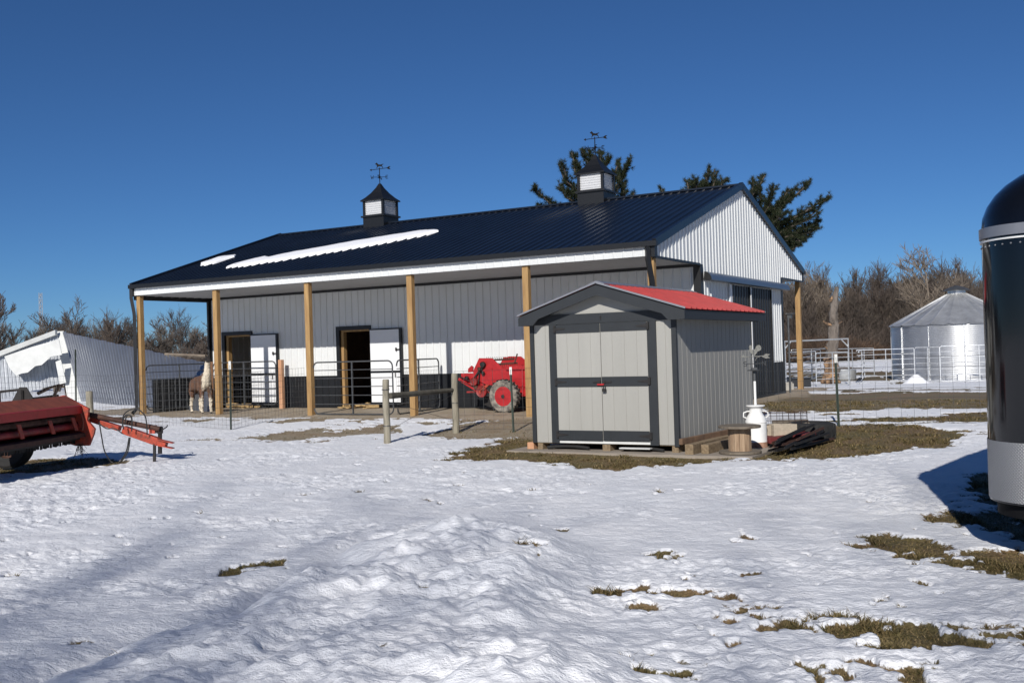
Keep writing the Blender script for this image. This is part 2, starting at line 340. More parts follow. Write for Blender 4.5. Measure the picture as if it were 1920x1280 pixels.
def ground():
    az = np.concatenate([np.linspace(-180, -50, 60)[:-1], np.linspace(-50, -31, 60)[:-1], np.linspace(-31, 33, 1050), np.linspace(33, 50, 50)[1:], np.linspace(50, 180, 60)[1:-1]])
    a = np.radians(az)
    r = [0.0, .8, 1.8]; q = 2.6
    while q < 46: r.append(q); q *= 1.0042 if q < 24 else 1.009
    while q < 1400: r.append(q); q *= 1.05
    r = np.array(r); nr, na = len(r), len(a)
    rr, aa = np.meshgrid(r, a, indexing='ij')
    x = (rr*np.sin(aa)).ravel(); y = (rr*np.cos(aa)).ravel()
    bare, dirt = masks(x, y)
    z = Tz(x, y) + relief(x, y, bare) + .030*(1-sst(.35, .65, bare))*(1-sst(60, 90, np.hypot(x, y))) - .03
    # keep the barn pad and shed base level
    bX = (x-BO[0])*AX[0]+(y-BO[1])*AX[1]; bY = (x-BO[0])*AY[0]+(y-BO[1])*AY[1]
    inb = sst(-.4, .2, bY)*(1-sst(13, 13.6, bY))*(1-sst(.1, .6, bX))*sst(-17, -16.4, bX)
    z = z*(1-inb) + (-.004+.01*fbm(x*3, y*3, 2, 5))*inb
    v = np.stack([x, y, z], 1)
    i, j = np.meshgrid(np.arange(nr-1), np.arange(na), indexing='ij'); j2 = (j+1) % na
    f = np.stack([i*na+j, i*na+j2, (i+1)*na+j2, (i+1)*na+j], -1).reshape(-1, 4)[:, ::-1]
    me = bpy.data.meshes.new('ground'); me.vertices.add(len(v)); me.vertices.foreach_set('co', v.ravel())
    me.loops.add(f.size); me.loops.foreach_set('vertex_index', f.ravel().astype(np.int32))
    me.polygons.add(len(f)); me.polygons.foreach_set('loop_start', np.arange(0, f.size, 4, dtype=np.int32))
    me.polygons.foreach_set('use_smooth', np.ones(len(f), bool))
    for nm, arr in (('bare', bare), ('dirt', dirt)):
        at_ = me.attributes.new(nm, 'FLOAT', 'POINT'); at_.data.foreach_set('value', arr.astype(np.float32))
    me.update(calc_edges=True); me.validate()
    # material
    m = bpy.data.materials.new('snowy_ground'); m.use_nodes = True; nt = m.node_tree; N = nt.nodes; L = nt.links
    b = N['Principled BSDF']; tc = N.new('ShaderNodeTexCoord')
    def noise(s, d=4, rgh=.6, vec=None):
        n = N.new('ShaderNodeTexNoise'); n.inputs['Scale'].default_value = s; n.inputs['Detail'].default_value = d; n.inputs['Roughness'].default_value = rgh
        L.new(vec or tc.outputs['Object'], n.inputs['Vector']); return n.outputs['Fac']
    def math_(op, a_, b_):
        n = N.new('ShaderNodeMath'); n.operation = op
        for k, q_ in enumerate((a_, b_)):
            if isinstance(q_, (int, float)): n.inputs[k].default_value = q_
            else: L.new(q_, n.inputs[k])
        return n.outputs[0]
    def ramp(fac, st):
        n = N.new('ShaderNodeValToRGB'); e = n.color_ramp.elements
        while len(e) < len(st): e.new(.5)
        for k, (p, c) in enumerate(st): e[k].position = p; e[k].color = (*c, 1)
        L.new(fac, n.inputs['Fac']); return n.outputs['Color']
    def mix(f_, a_, b_):
        n = N.new('ShaderNodeMix'); n.data_type = 'RGBA'
        L.new(f_, n.inputs['Factor']); L.new(a_, n.inputs['A']); L.new(b_, n.inputs['B']); return n.outputs['Result']
    ab = N.new('ShaderNodeAttribute'); ab.attribute_name = 'bare'; ad = N.new('ShaderNodeAttribute'); ad.attribute_name = 'dirt'
    fine = noise(22, 6, .75); nb = math_('ADD', ab.outputs['Fac'], math_('MULTIPLY', math_('SUBTRACT', fine, .5), 1.0))
    mr = N.new('ShaderNodeMapRange'); mr.interpolation_type = 'SMOOTHSTEP'; mr.inputs['From Min'].default_value = .42; mr.inputs['From Max'].default_value = .56; L.new(nb, mr.inputs['Value'])
    snowc = ramp(noise(1.3, 5), [(.3, (.78, .80, .835)), (.7, (.88, .885, .90))])
    grass1 = ramp(noise(28, 6, .8), [(.3, (.055, .036, .020)), (.5, (.17, .115, .060)), (.72, (.33, .24, .135))])
    grass2 = ramp(noise(24, 6, .8), [(.3, (.045, .040, .018)), (.52, (.14, .115, .048)), (.75, (.28, .215, .11))])
    grassc = mix(ramp(noise(1.1, 4), [(.42, (0, 0, 0)), (.58, (1, 1, 1))]), grass1, grass2)
    dirtc = mix(ramp(noise(2.2, 5, .7), [(.4, (0, 0, 0)), (.62, (1, 1, 1))]), ramp(noise(45, 5, .8), [(.3, (.20, .15, .10)), (.7, (.44, .36, .26))]), ramp(noise(30, 5, .8), [(.3, (.30, .25, .19)), (.7, (.48, .42, .33))]))
    bc = mix(mr.outputs[0], snowc, mix(ad.outputs['Fac'], grassc, dirtc)); L.new(bc, b.inputs['Base Color'])
    b.inputs['Roughness'].default_value = .6; b.inputs['Specular IOR Level'].default_value = .25
    mp = N.new('ShaderNodeMapping'); mp.inputs['Scale'].default_value = (1, 1.5, 1); L.new(tc.outputs['Object'], mp.inputs['Vector'])
    h1 = math_('MULTIPLY', noise(17, 6, .65, mp.outputs[0]), .030); h2 = math_('MULTIPLY', noise(60, 3, .6), .004)
    hh = math_('ADD', math_('ADD', h1, h2), math_('MULTIPLY', noise(33, 4, .6, mp.outputs[0]), .011))
    bp = N.new('ShaderNodeBump'); bp.inputs['Distance'].default_value = 1; bp.inputs['Strength'].default_value = .75; L.new(hh, bp.inputs['Height'])
    L.new(bp.outputs['Normal'], b.inputs['Normal'])
    me.materials.append(m)
    o = bpy.data.objects.new('ground', me); C.objects.link(o); o['kind'] = 'structure'
    return v, bare, dirt
gv, gbare, gdirt = ground()

# grass blades on the bare patches in view
def mesh_tris(name, V, F, mats, kind=None):
    me = bpy.data.meshes.new(name); me.vertices.add(len(V)); me.vertices.foreach_set('co', np.asarray(V, np.float32).ravel())
    F = np.asarray(F, np.int32); k = F.shape[1]
    me.loops.add(F.size); me.loops.foreach_set('vertex_index', F.ravel()); me.polygons.add(len(F))
    me.polygons.foreach_set('loop_start', np.arange(0, F.size, k, dtype=np.int32)); me.update(calc_edges=True)
    for m in mats: me.materials.append(m)
    o = bpy.data.objects.new(name, me); C.objects.link(o)
    return o
def grass():
    rng = np.random.RandomState(3); N_ = 1100000
    az = np.radians(rng.uniform(-30, 32, N_)); r = 3.8*(27/3.8)**(rng.uniform(0, 1, N_)**.85)
    x = r*np.sin(az); y = r*np.cos(az); b, d = masks(x, y)
    keep = (b > .50) & (rng.uniform(size=N_) < np.where(d > .3, .12, 1.0))
    bX = (x-BO[0])*AX[0]+(y-BO[1])*AX[1]; bY = (x-BO[0])*AY[0]+(y-BO[1])*AY[1]
    keep &= ~((bY > -.6) & (bX < .6)); x, y, b = x[keep], y[keep], b[keep]; n = len(x)
    if n > 190000: x, y, b = x[:190000], y[:190000], b[:190000]; n = 190000
    z = Tz(x, y)+relief(x, y, b)-.035
    tuft = fbm(x*5, y*5, 2, 99); dist = np.hypot(x, y)
    h = rng.uniform(.010, .030, n)*(.6+1.5*sst(.50, .80, tuft)); wdt = rng.uniform(.0014, .0032, n)*(1+dist/14)
    a = rng.uniform(0, 2*PI, n); lean = rng.uniform(.4, 2.2, n)*h
    ca, sa = np.cos(a), np.sin(a)
    p0 = np.stack([x-sa*wdt, y+ca*wdt, z], 1); p1 = np.stack([x+sa*wdt, y-ca*wdt, z], 1)
    p2 = np.stack([x+ca*lean*.4+sa*wdt*.6, y+sa*lean*.4-ca*wdt*.6, z+h*.6], 1); p3 = np.stack([x+ca*lean*.4-sa*wdt*.6, y+sa*lean*.4+ca*wdt*.6, z+h*.6], 1)
    p4 = np.stack([x+ca*lean, y+sa*lean, z+h], 1)
    V = np.stack([p0, p1, p2, p3, p4], 1).reshape(-1, 3); i = np.arange(n)*5
    F = np.stack([np.stack([i, i+1, i+2], 1), np.stack([i, i+2, i+3], 1), np.stack([i+3, i+2, i+4], 1)], 1).reshape(-1, 3)
    o = mesh_tris('grass', V, F, [M['grass']]); tag(o, 'short dead winter grass in the patches where the snow has melted', 'grass', kind='stuff')
grass()

# ------------------------------------------------------------------ ribbed steel sheet
def ribbed(mb, org, u, v, n, U0, U1, lo, hi, pitch=.2286, h=.024, base=.055, top=.022, phase=0.0):
    """sheet in the plane org + a*u + b*v, ribs standing along v, raised along n; lo/hi: b range as functions of a"""
    org, u, v, n = map(np.array, (org, u, v, n)); pts = [(U0, 0.)]
    k = math.floor((U0-phase)/pitch)-1
    while k*pitch+phase < U1+pitch:
        c = k*pitch+phase
        for a, hh in ((c-base/2, 0), (c-top/2, h), (c+top/2, h), (c+base/2, 0)):
            if U0+1e-4 < a < U1-1e-4: pts.append((a, hh))
        k += 1
    pts.append((U1, 0.)); extra = []
    for kink in KINKS:
        if U0 < kink < U1: pts.append((kink, None))
    pts = sorted(pts, key=lambda t: t[0]); last = 0
    vs = []
    for a, hh in pts:
        if hh is None: hh = last
        last = hh
        for f in (lo, hi):
            b_ = f(a) if callable(f) else f
            vs.append(org + u*a + v*b_ + n*hh)
    fs = [(2*i, 2*i+2, 2*i+3, 2*i+1) for i in range(len(pts)-1)]
    mb.add(vs, fs)
KINKS = []
ex, ey, ez = np.eye(3)

# ------------------------------------------------------------------ the barn
XL, WB, YW, YW2 = -15.87, 12.11, 2.70, 9.78
ZF, ZE, ZR, YR = 3.38, 3.66, 5.60, 6.06
YE = -.14
slope = (ZR-ZE)/(YR-YE)
def roofz(Y): return ZE + slope*((Y-YE) if Y < YR else (2*YR-YE-Y))
barn = thing('barn', 'long white steel pole barn with navy roof, open porches and two roof cupolas', 'barn', BO, BYAW)
# roof sheets: ribs run up the slope
L_ = math.hypot(YR-YE, ZR-ZE); vdir = np.array([0, (YR-YE)/L_, (ZR-ZE)/L_]); ndir = np.array([0, -vdir[2], vdir[1]])
r_ = MB(); ribbed(r_, (0, YE, ZE+.02), ex, vdir, ndir, XL-.05, .05, 0, L_)
vd2 = np.array([0, -vdir[1], vdir[2]]); nd2 = np.array([0, vdir[2], vdir[1]])
ribbed(r_, (0, 2*YR-YE, ZE+.02), ex, vd2, nd2, XL-.05, .05, 0, L_)
roof = r_.build('roof', M['navy_roof'], barn)
t = MB()
for sgn, yy in ((1, YE), (-1, 2*YR-YE)):
    for xx in (.015, XL-.09):     # rake trim
        c = np.array([xx+.02, yy+sgn*(YR-YE)/2, (ZE+ZR)/2+.0])
        t.obox(c, (.045, 0, 0), np.array([0, sgn*vdir[1], vdir[2]])*(L_/2+.03), np.array([0, -sgn*vdir[2], vdir[1]])*.085)
t.box(XL-.08, .085, YR-.16, YR+.16, ZR+.0, ZR+.045)
t.build('roof_trim', M['navy_roof'], roof)
g = MB(); g.box(XL-.12, .1, -.24, -.135, ZE-.085, ZE+.025); g.box(XL-.12, .1, WB+.135, WB+.24, ZE-.085, ZE+.025)
g.each('gutter', M['black_trim'], barn)
# fascia (white ribbed band) front and back
f_ = MB(); ribbed(f_, (0, -.12, 0), ex, ez, -ey, XL, -.02, ZF, ZE+.03, h=.012)
ribbed(f_, (0, WB+.12, 0), ex, ez, ey, XL, -.02, ZF, ZE+.03, h=.012)
f_.each('fascia', M['white_steel'], barn)
b_ = MB(); b_.box(XL, -.02, -.115, .05, ZF+.004, ZF+.2); b_.box(XL, -.02, WB-.05, WB+.115, ZF+.004, ZF+.2)
b_.box(XL, -.02, YW-.06, YW-.004, ZF-.075, ZF-.01)
b_.each('beam', M['black_trim'], barn)
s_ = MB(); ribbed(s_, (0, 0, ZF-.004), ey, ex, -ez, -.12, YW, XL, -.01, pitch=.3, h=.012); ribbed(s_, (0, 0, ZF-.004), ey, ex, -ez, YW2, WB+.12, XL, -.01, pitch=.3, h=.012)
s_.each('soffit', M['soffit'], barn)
# side walls
doors = [(-15.20, -14.10), (-10.72, -9.62)]
DH = 2.2
def low(a): return .92
w = MB(); w.mi = 0
segs = []; x = XL
for a, b in doors: segs.append((x, a, 0)); segs.append((a, b, 1)); x = b
segs.append((x, -.02, 0))
wa = MB()
for a, b, isd in segs:
    ribbed(w, (0, YW, 0), ex, ez, -ey, a, b, DH if isd else .92, ZF)
    if not isd: ribbed(wa, (0, YW-.002, 0), ex, ez, -ey, a, b, .03, .915)
ribbed(w, (0, YW2, 0), ex, ez, ey, XL, -.02, .92, ZF); ribbed(wa, (0, YW2, 0), ex, ez, ey, XL, -.02, .0, .915)
# gable walls with ribs; X=0 (right) and X=XL (left)
KINKS = [YR]
gz = lambda a: roofz(a)-.03
D0, D1 = 4.80, 8.46
for X0, nn in ((0, ex), (XL+.02, -ex)):
    ribbed(w, (X0, 0, 0), ey, ez, nn, -.10, YW, ZF, gz)
    KINKS = []
    right = X0 == 0
    if right:
        ribbed(w, (X0, 0, 0), ey, ez, nn, YW+.001, D0, .92, gz); KINKS = [YR]; ribbed(w, (X0, 0, 0), ey, ez, nn, D0, D1, 2.97, gz); KINKS = []
        ribbed(w, (X0, 0, 0), ey, ez, nn, D1, YW2, .92, gz)
        ribbed(wa, (X0, 0, 0), ey, ez, nn, YW, D0, .0, .915); ribbed(wa, (X0, 0, 0), ey, ez, nn, D1, YW2, .0, .915)
    else:
        KINKS = [YR]; ribbed(w, (X0, 0, 0), ey, ez, nn, YW+.001, YW2, .92, gz); KINKS = []; ribbed(wa, (X0, 0, 0), ey, ez, nn, YW, YW2, .0, .915)
    ribbed(w, (X0, 0, 0), ey, ez, nn, YW2+.001, WB+.10, ZF, gz); KINKS = [YR]
KINKS = []
w.build('wall', M['white_steel'], barn); wa.build('wainscot', M['black_steel'], barn)
# corner trim, wainscot cap, gable bottom trim
c_ = MB()
c_.box(-.15, .03, YW-.03, YW+.15, 0, ZF-.02); c_.box(-.15, .03, YW2-.15, YW2+.03, 0, ZF-.02)
c_.box(XL-.02, XL+.12, YW-.03, YW+.1, 0, ZF-.02); c_.box(XL-.02, XL+.12, YW2-.1, YW2+.03, 0, ZF-.02)
c_.box(-.03, .035, -.12, YW-.03, ZF-.05, ZF-.001); c_.box(-.03, .035, YW2+.03, WB+.12, ZF-.05, ZF-.001)
c_.box(XL-.03, XL+.03, -.12, YW-.03, ZF-.13, ZF-.001); c_.box(XL-.03, XL+.03, YW2+.03, WB+.12, ZF-.13, ZF-.001)
for y0, s1 in ((-.17, 1), (WB+.03, 1)):
    c_.box(-.05, .04, y0, y0+.14, ZF-.03, ZE-.02); c_.box(XL-.06, XL+.0, y0, y0+.14, ZF-.03, ZE-.02)
c_.box(XL+.12, doors[0][0]-.12, YW-.035, YW-.021, 0, .05); c_.box(doors[0][1]+.1, doors[1][0]-.12, YW-.035, YW-.021, 0, .05); c_.box(doors[1][1]+.1, -.15, YW-.035, YW-.021, 0, .05)
c_.each('corner_trim', M['black_trim'], barn)
# downspouts
for X0, zb in ((-.09, .05), (XL-.03, .05)):
    d_ = MB(); d_.tube([(X0-.02, -.19, ZE-.07), (X0-.02, -.19, ZE-.36), (X0+.03, -.15, 2.9), (X0+.035, -.145, 2.8), (X0+.035, -.145, zb+.1), (X0+.035, -.30, zb-.02)], .062, 4)
    d_.build('downspout', M['black_trim'], barn)
d_ = MB(); d_.tube([(XL+.03, YW-.07, ZF-.1), (XL+.03, YW-.07, .1)], .04, 6); d_.build('downspout', M['black_trim'], barn)
# posts
PX = [-15.79, -12.775, -9.53, -6.32, -3.13, .03-.14]
for i, X0 in enumerate(PX):
    for yy in (0, WB):
        p = MB(); zt = ZF+.0
        zb = -.12
        p.box(X0-.075, X0+.075, yy-.085+(.02 if yy == 0 else 0), yy+.07, zb, zt); p.build('porch_post', M['lumber'], barn, bevel=.004)
        k = MB(); k.box(X0-.079, X0-.075, yy-.03, yy+.074, -.1, .28); k.build('post_bracket', M['galv_dark'], barn) if (i in (1, 2) and yy == 0) else None
# stall doors: frames, leaves
for k, (a, b) in enumerate(doors):
    fr = MB(); y0 = YW-.05
    fr.box(a-.12, a, y0, YW+.02, .0, DH+.11); fr.box(a, b+.02, y0, YW+.02, DH, DH+.11); fr.box(b, b+.04, y0, YW+.02, 0, DH)
    fro = fr.build('door_frame', M['black_trim'], barn)
    j = MB(); j.box(a+.0, a+.09, YW+.03, YW+.17, .02, DH); j.box(a+.09, b, YW+.03, YW+.10, DH-.05, DH); j.box(a, b, YW-.03, YW+.12, -.02, .03)
    j.build('door_jamb', M['lumber'], fro)
    lw = 1.08; lx0, lx1 = b+.0, b+lw; yl = YW-.10
    lf = MB(); lf.box(lx0+.03, lx1-.05, yl, yl+.035, .16, DH-.03)
    leaf = lf.build('stall_door', M['white_door'], barn); leaf['label'] = 'white stall door swung open flat against the wall'
    e = MB(); e.box(lx1-.055, lx1+.02, yl-.008, yl+.045, .09, DH); e.box(lx0, lx1-.055, yl-.008, yl+.045, .09, .165); e.box(lx0, lx1-.055, yl-.008, yl+.045, DH-.035, DH-.0)
    e.box(lx0+.02, lx1-.055, yl-.010, yl-.001, .975, 1.035); e.build('door_edge', M['black_trim'], leaf)
    hh = MB(); hh.box(lx1-.16, lx1-.03, yl-.05, yl-.012, 1.60, 1.625); hh.box(lx1-.16, lx1-.13, yl-.052, yl-.010, 1.57, 1.66)
    hh.build('door_handle', M['iron'], leaf); hh = MB(); hh.tube([(lx1-.2, yl-.03, 1.0), (lx1-.2, yl-.03, .85)], .012, 5)
    hh.build('door_latch', M['iron'], leaf)
st = MB()
for a, b in doors:
    rr_ = random.Random(int(a*10))
    for q in range(60):
        c = (rr_.uniform(a+.1, b+.2), rr_.uniform(YW-.25, YW+1.3), rr_.uniform(.0, .1)); an = rr_.uniform(0, PI); l = rr_.uniform(.06, .2)
        st.obox(c, (l*math.cos(an), l*math.sin(an), 0), (-.03*math.sin(an), .03*math.cos(an), .0), (0, 0, rr_.uniform(.01, .05)))
o = st.build('straw', M['straw'], None, loc=BO, rz=BYAW); tag(o, 'yellow straw bedding spilling out of the two stall doorways', 'straw', kind='stuff')
# interior partition so the barn is not one open hall
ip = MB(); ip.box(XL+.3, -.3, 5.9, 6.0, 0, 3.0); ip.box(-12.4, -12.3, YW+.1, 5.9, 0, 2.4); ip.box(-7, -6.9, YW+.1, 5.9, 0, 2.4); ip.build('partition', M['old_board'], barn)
# kick wall closing the left end of the porch
kw = MB(); ribbed(kw, (-15.72, 0, 0), ey, ez, ex, .35, YW-.05, .0, .95); kw.box(-15.78, -15.725, .35, YW-.05, 0, .95); kw.build('kick_wall', M['black_steel'], barn)
# sliding door on the gable end
sd = MB(); ribbed(sd, (.05, 0, 0), ey, ez, ex, 4.98, 6.38, .08, 2.95); leafA = sd.build('sliding_door', M['black_steel'], barn)
sd = MB(); ribbed(sd, (.05, 0, 0), ey, ez, ex, 6.46, 8.40, .08, 2.95); leafB = sd.build('sliding_door', M['black_steel'], barn)
for lf, a, b in ((leafA, 4.98, 6.36), (leafB, 6.48, 8.40)):
    q = MB(); q.box(.045, .085, a-.03, a+.02, .06, 2.97); q.box(.045, .085, b-.02, b+.03, .06, 2.97); q.box(.045, .085, a, b, .02, .08); q.build('door_rail', M['black_trim'], lf)
q = MB(); q.box(.02, .06, 4.76, 4.94, .02, 2.97); q.box(.05, .10, 6.39, 6.44, .06, 2.95); q.box(.02, .06, 8.44, 8.50, .0, .95); q.each('white_jamb', M['white_door'], barn)
q = MB(); q.box(.02, .07, 2.86, 9.7, .0, .05); q.build('base_angle', M['galv_dark'], barn)
q = MB(); ang = [PI*.5*i/6 for i in range(7)]
poly = [(0, 0)] + [(.02+.17*math.sin(a_), .20*math.cos(a_)) for a_ in ang] + [(.15, -.01)]
q.prism(poly, lambda a_, b_: (a_+.02, 2.93, 3.0+b_), lambda a_, b_: (a_+.02, 9.95, 3.0+b_)); tr_ = q.build('track_cover', M['blue_trim'], barn)
q = MB(); q.prism(poly, lambda a_, b_: (a_+.018, 2.90, 2.998+b_), lambda a_, b_: (a_+.018, 2.93, 2.998+b_)); q.build('end_cap', M['black_trim'], tr_)
q = MB(); q.box(.10, .22, 9.95, 10.06, 2.18, 2.30); q.box(.06, .28, 9.90, 10.12, 2.30, 2.325); q.tube([(.13, 9.90, 0), (.13, 9.92, 2.2)], .03, 6); q.build('yard_light', M['galv_dark'], barn)
# snow lying on the roof
def roofpt(X, Y, off): return np.array([X, Y, roofz(Y)+.02+off])
def roof_snow(poly, label):
    n = len(poly); mb = MB(); cx = sum(p[0] for p in poly)/n; cy = sum(p[1] for p in poly)/n
    dense = []
    for i in range(n):
        a, b = poly[i], poly[(i+1) % n]; k = max(2, int(math.hypot(b[0]-a[0], b[1]-a[1])/.10))
        for q in range(k): dense.append((a[0]+(b[0]-a[0])*q/k, a[1]+(b[1]-a[1])*q/k))
    # teeth on the lower edge: snow slides further in the pans
    out = []
    for X, Y in dense:
        saw = ((X/.2286) % 1.0); yc = Y + .16*(float(fbm(np.array([X*2.3]), np.array([Y*3.1]), 3, 5)[0])-.5)
        out.append((X+R.uniform(-.015, .015), yc - R.uniform(.0, .07)*abs(saw-.5)*(1 if Y < cyl(X, poly) else .2) + R.uniform(-.02, .02)))
    ys = lambda X: cyl(X, poly)
    vs = []; m = len(out)
    for s_, h_ in ((1, 0), (.99, .035), (.90, .062), (.6, .078), (.0, .08)):
        for X, Y in out:
            yc = ys(X); xc = cx + (X-cx)*(1-(1-s_)*.12); vs.append(roofpt(xc, yc+(Y-yc)*s_, h_))
    fs = [(i*m+k, i*m+(k+1) % m, (i+1)*m+(k+1) % m, (i+1)*m+k) for i in range(4) for k in range(m)]
    mb.add(vs, fs); o = mb.build('snow_patch', M['snow_lump'], None, smooth=True, loc=BO, rz=BYAW); tag(o, label, 'snow')
def cyl(X, poly):      # mid-height of the polygon at X
    ys = []
    for i in range(len(poly)):
        (x0, y0), (x1, y1) = poly[i], poly[(i+1) % len(poly)]
        if (x0 <= X <= x1 or x1 <= X <= x0) and abs(x1-x0) > 1e-6: ys.append(y0+(y1-y0)*(X-x0)/(x1-x0))
    return (min(ys)+max(ys))/2 if ys else poly[0][1]
roof_snow([(-13.45, 1.12), (-13.5, 1.5), (-13.2, 2.0), (-13.0, 2.2), (-12.67, 2.03), (-12.07, 2.49), (-11.3, 2.86), (-10.59, 3.2), (-9.6, 3.6), (-8.63, 3.9), (-8.08, 3.78), (-7.8, 3.5), (-8.04, 3.17), (-8.88, 2.63), (-10.07, 2.04), (-11.31, 1.62), (-12.13, 1.30), (-12.8, 1.06)], 'long streak of old snow lying across the middle of the navy barn roof')
roof_snow([(-15.42, 2.0), (-15.4, 2.9), (-14.9, 2.95), (-14.62, 2.6), (-14.85, 1.85), (-15.2, 1.75)], 'small oval patch of snow near the left end of the navy barn roof')

# cupolas
def cupola(Xc):
    h = .40; base = MB()
    prof = [(YR-h, roofz(YR-h)-.02), (YR+h, roofz(YR+h)-.02), (YR+h, 5.84), (YR-h, 5.84)]
    # saddle base following the roof
    P = [(YR-h, roofz(YR-h)-.05), (YR, ZR-.05), (YR+h, roofz(YR+h)-.05), (YR+h, 5.83), (YR-h, 5.83)]
    base.prism(P, lambda a, b: (Xc-h, a, b), lambda a, b: (Xc+h, a, b))
    base.box(Xc-h-.05, Xc+h+.05, YR-h-.05, YR+h+.05, 5.82, 5.87)
    for sx in (-1, 1):
        for sy in (-1, 1):
            base.box(Xc+sx*h-(.075 if sx > 0 else 0), Xc+sx*h+(.0 if sx > 0 else .075), YR+sy*h-(.075 if sy > 0 else 0), YR+sy*h+(0 if sy > 0 else .075), 5.87, 6.36)
    base.box(Xc-h+.03, Xc+h-.03, YR-h+.03, YR+h-.03, 5.87, 5.90)
    cup = base.build('cupola', M['black_trim'], barn)
    for d in range(4):
        l = MB(); n = 7
        for i in range(n):
            z0 = 5.88+i*(.475/n)
            c = np.array([0, -h+.05, z0+.034]); hx = np.array([h-.075, 0, 0]); hy = np.array([0, -.014, -.010])*1.6; hz = np.array([0, -.009, .033])
            ca, sa = math.cos(d*PI/2), math.sin(d*PI/2); rot = lambda v: np.array([v[0]*ca-v[1]*sa, v[0]*sa+v[1]*ca, v[2]])
            l.obox(rot(c)+np.array([Xc, YR, 0]), rot(hx), rot(np.array([0, .004, 0])), rot(np.array([0, -.012, .027])))
        l.obox(rot(np.array([0, -h+.10, 6.11]))+np.array([Xc, YR, 0]), rot(np.array([h-.08, 0, 0])), rot(np.array([0, .004, 0])), (0, 0, .24))
        l.build('louvre_panel', M['white_door'], cup)
    rf = MB(); e = .455
    rings = [(e, 6.33), (e, 6.36), (.34, 6.46), (.215, 6.60), (.10, 6.77), (.03, 6.91)]
    vs = []; 
    for q, z in rings: vs += [(Xc-q, YR-q, z), (Xc+q, YR-q, z), (Xc+q, YR+q, z), (Xc-q, YR+q, z)]
    fs = [(i*4+k, i*4+(k+1) % 4, (i+1)*4+(k+1) % 4, (i+1)*4+k) for i in range(5) for k in range(4)] + [(3, 2, 1, 0), (20, 21, 22, 23)]
    rf.add(vs, fs); rf.build('cupola_roof', M['black_trim'], cup)
    # weathervane turned to face about along the barn
    v = MB(); O = np.array([Xc, YR, 0]); wv = np.array([.866, .5, 0]); wn = np.array([-.5, .866, 0])  # arrow dir
    Z = lambda z: np.array([0, 0, z])
    v.tube([O+Z(6.88), O+Z(7.42)], .013, 6); v.tube([O+Z(7.08), O+Z(7.15)], .03, 8)
    for dirv in (wv, wn): v.tube([O-dirv*.19+Z(7.12), O+dirv*.19+Z(7.12)], .008, 5)
    def strokes(c, s, segs):
        for (a, b), (c2, d2) in segs: v.tube([c+wv*(a-.5)*s+Z((b-.5)*s*1.25), c+wv*(c2-.5)*s+Z((d2-.5)*s*1.25)], .0095, 4)
    strokes(O-wv*.235+Z(7.12), .09, [((0, 1), (.25, 0)), ((.25, 0), (.5, .7)), ((.5, .7), (.75, 0)), ((.75, 0), (1, 1))])
    strokes(O+wv*.235+Z(7.12), .075, [((0, 0), (0, 1)), ((0, 1), (.9, 1)), ((0, .5), (.7, .5)), ((0, 0), (.9, 0))])
    strokes(O-wn*.235+Z(7.10), .075, [((1, 1), (0, .9)), ((0, .9), (1, .2)), ((1, .2), (0, 0))])
    strokes(O+wn*.235+Z(7.12), .075, [((0, 0), (0, 1)), ((0, 1), (1, 0)), ((1, 0), (1, 1))])
    tip = .06
    v.tube([O-wv*.28+Z(7.38-tip*.5), O+wv*.3+Z(7.38+tip*.5)], .010, 6)
    pr = lambda poly, c: v.prism(poly, lambda a, b: c+wv*a+Z(b)-wn*.005, lambda a, b: c+wv*a+Z(b)+wn*.005)
    pr([(-.31, -.02), (-.25, .02), (-.25, -.06)], O+Z(7.37)); pr([(.22, .02), (.30, .075), (.36, .075), (.31, .03), (.36, -.02), (.30, -.02)], O+Z(7.38))
    horse = [(-.10, .0), (-.075, .05), (-.08, .085), (-.095, .115), (-.125, .125), (-.135, .14), (-.10, .165), (-.085, .185), (-.065, .165), (-.03, .125), (.03, .115), (.07, .125), (.13, .14), (.135, .125), (.085, .10), (.085, .07), (.115, .04), (.11, .0), (.095, .0), (.095, .035), (.055, .06), (-.02, .06), (-.05, .045), (-.085, .0)]
    pr(horse, O+Z(7.40))
    v.build('weathervane', M['black_vent'], cup)
cupola(-4.13); cupola(-11.68)

# ------------------------------------------------------------------ garden shed
ZG = -.1
FA = GT(1003, 842); FB = GT(1273, 849); e_ = (FB-FA)/np.linalg.norm(FB-FA)
SHO = np.array([FA[0], FA[1], ZG]); SHY = math.atan2(e_[1], e_[0])
shed = thing('garden_shed', 'small light grey garden shed with charcoal trim and red metal roof', 'shed', SHO, SHY)
SW, SD, SB, ST = 2.44, 3.66, .115, 2.0
AXs, ZA = 1.27, 2.56     # apex
def shed_top(x): return ZA-.10 - abs(x-AXs)*(.47/1.33)
# walls with grooves (vertical groove panels)
def grooved(mb, O, u, n, U0, U1, lo, hi, pitch=.1016*2, gw=.009, gd=.007, ph=.05):
    O, u, n = map(np.array, (O, u, n)); pts = [(U0, 0)]; c = math.ceil((U0-ph)/pitch)*pitch+ph
    while c < U1-.02:
        if c > U0+.02: pts += [(c-gw/2, 0), (c-gw/2+.001, -gd), (c+gw/2-.001, -gd), (c+gw/2, 0)]
        c += pitch
    if U0 < AXs < U1 and callable(hi): pts.append((AXs, None))
    pts.append((U1, 0)); pts.sort(key=lambda t_: t_[0]); vs = []; last = 0
    for a, d in pts:
        if d is None: d = last
        last = d
        for z in (lo, hi(a) if callable(hi) else hi): vs.append(O+u*a+n*d+ez*z)
    mb.add(vs, [(2*i, 2*i+2, 2*i+3, 2*i+1) for i in range(len(pts)-1)])
w = MB(); grooved(w, (0, 0, 0), ex, -ey, 0, SW, SB, ST+.02); grooved(w, (0, .003, 0), ex, -ey, 0, SW, ST+.0, shed_top, pitch=9)
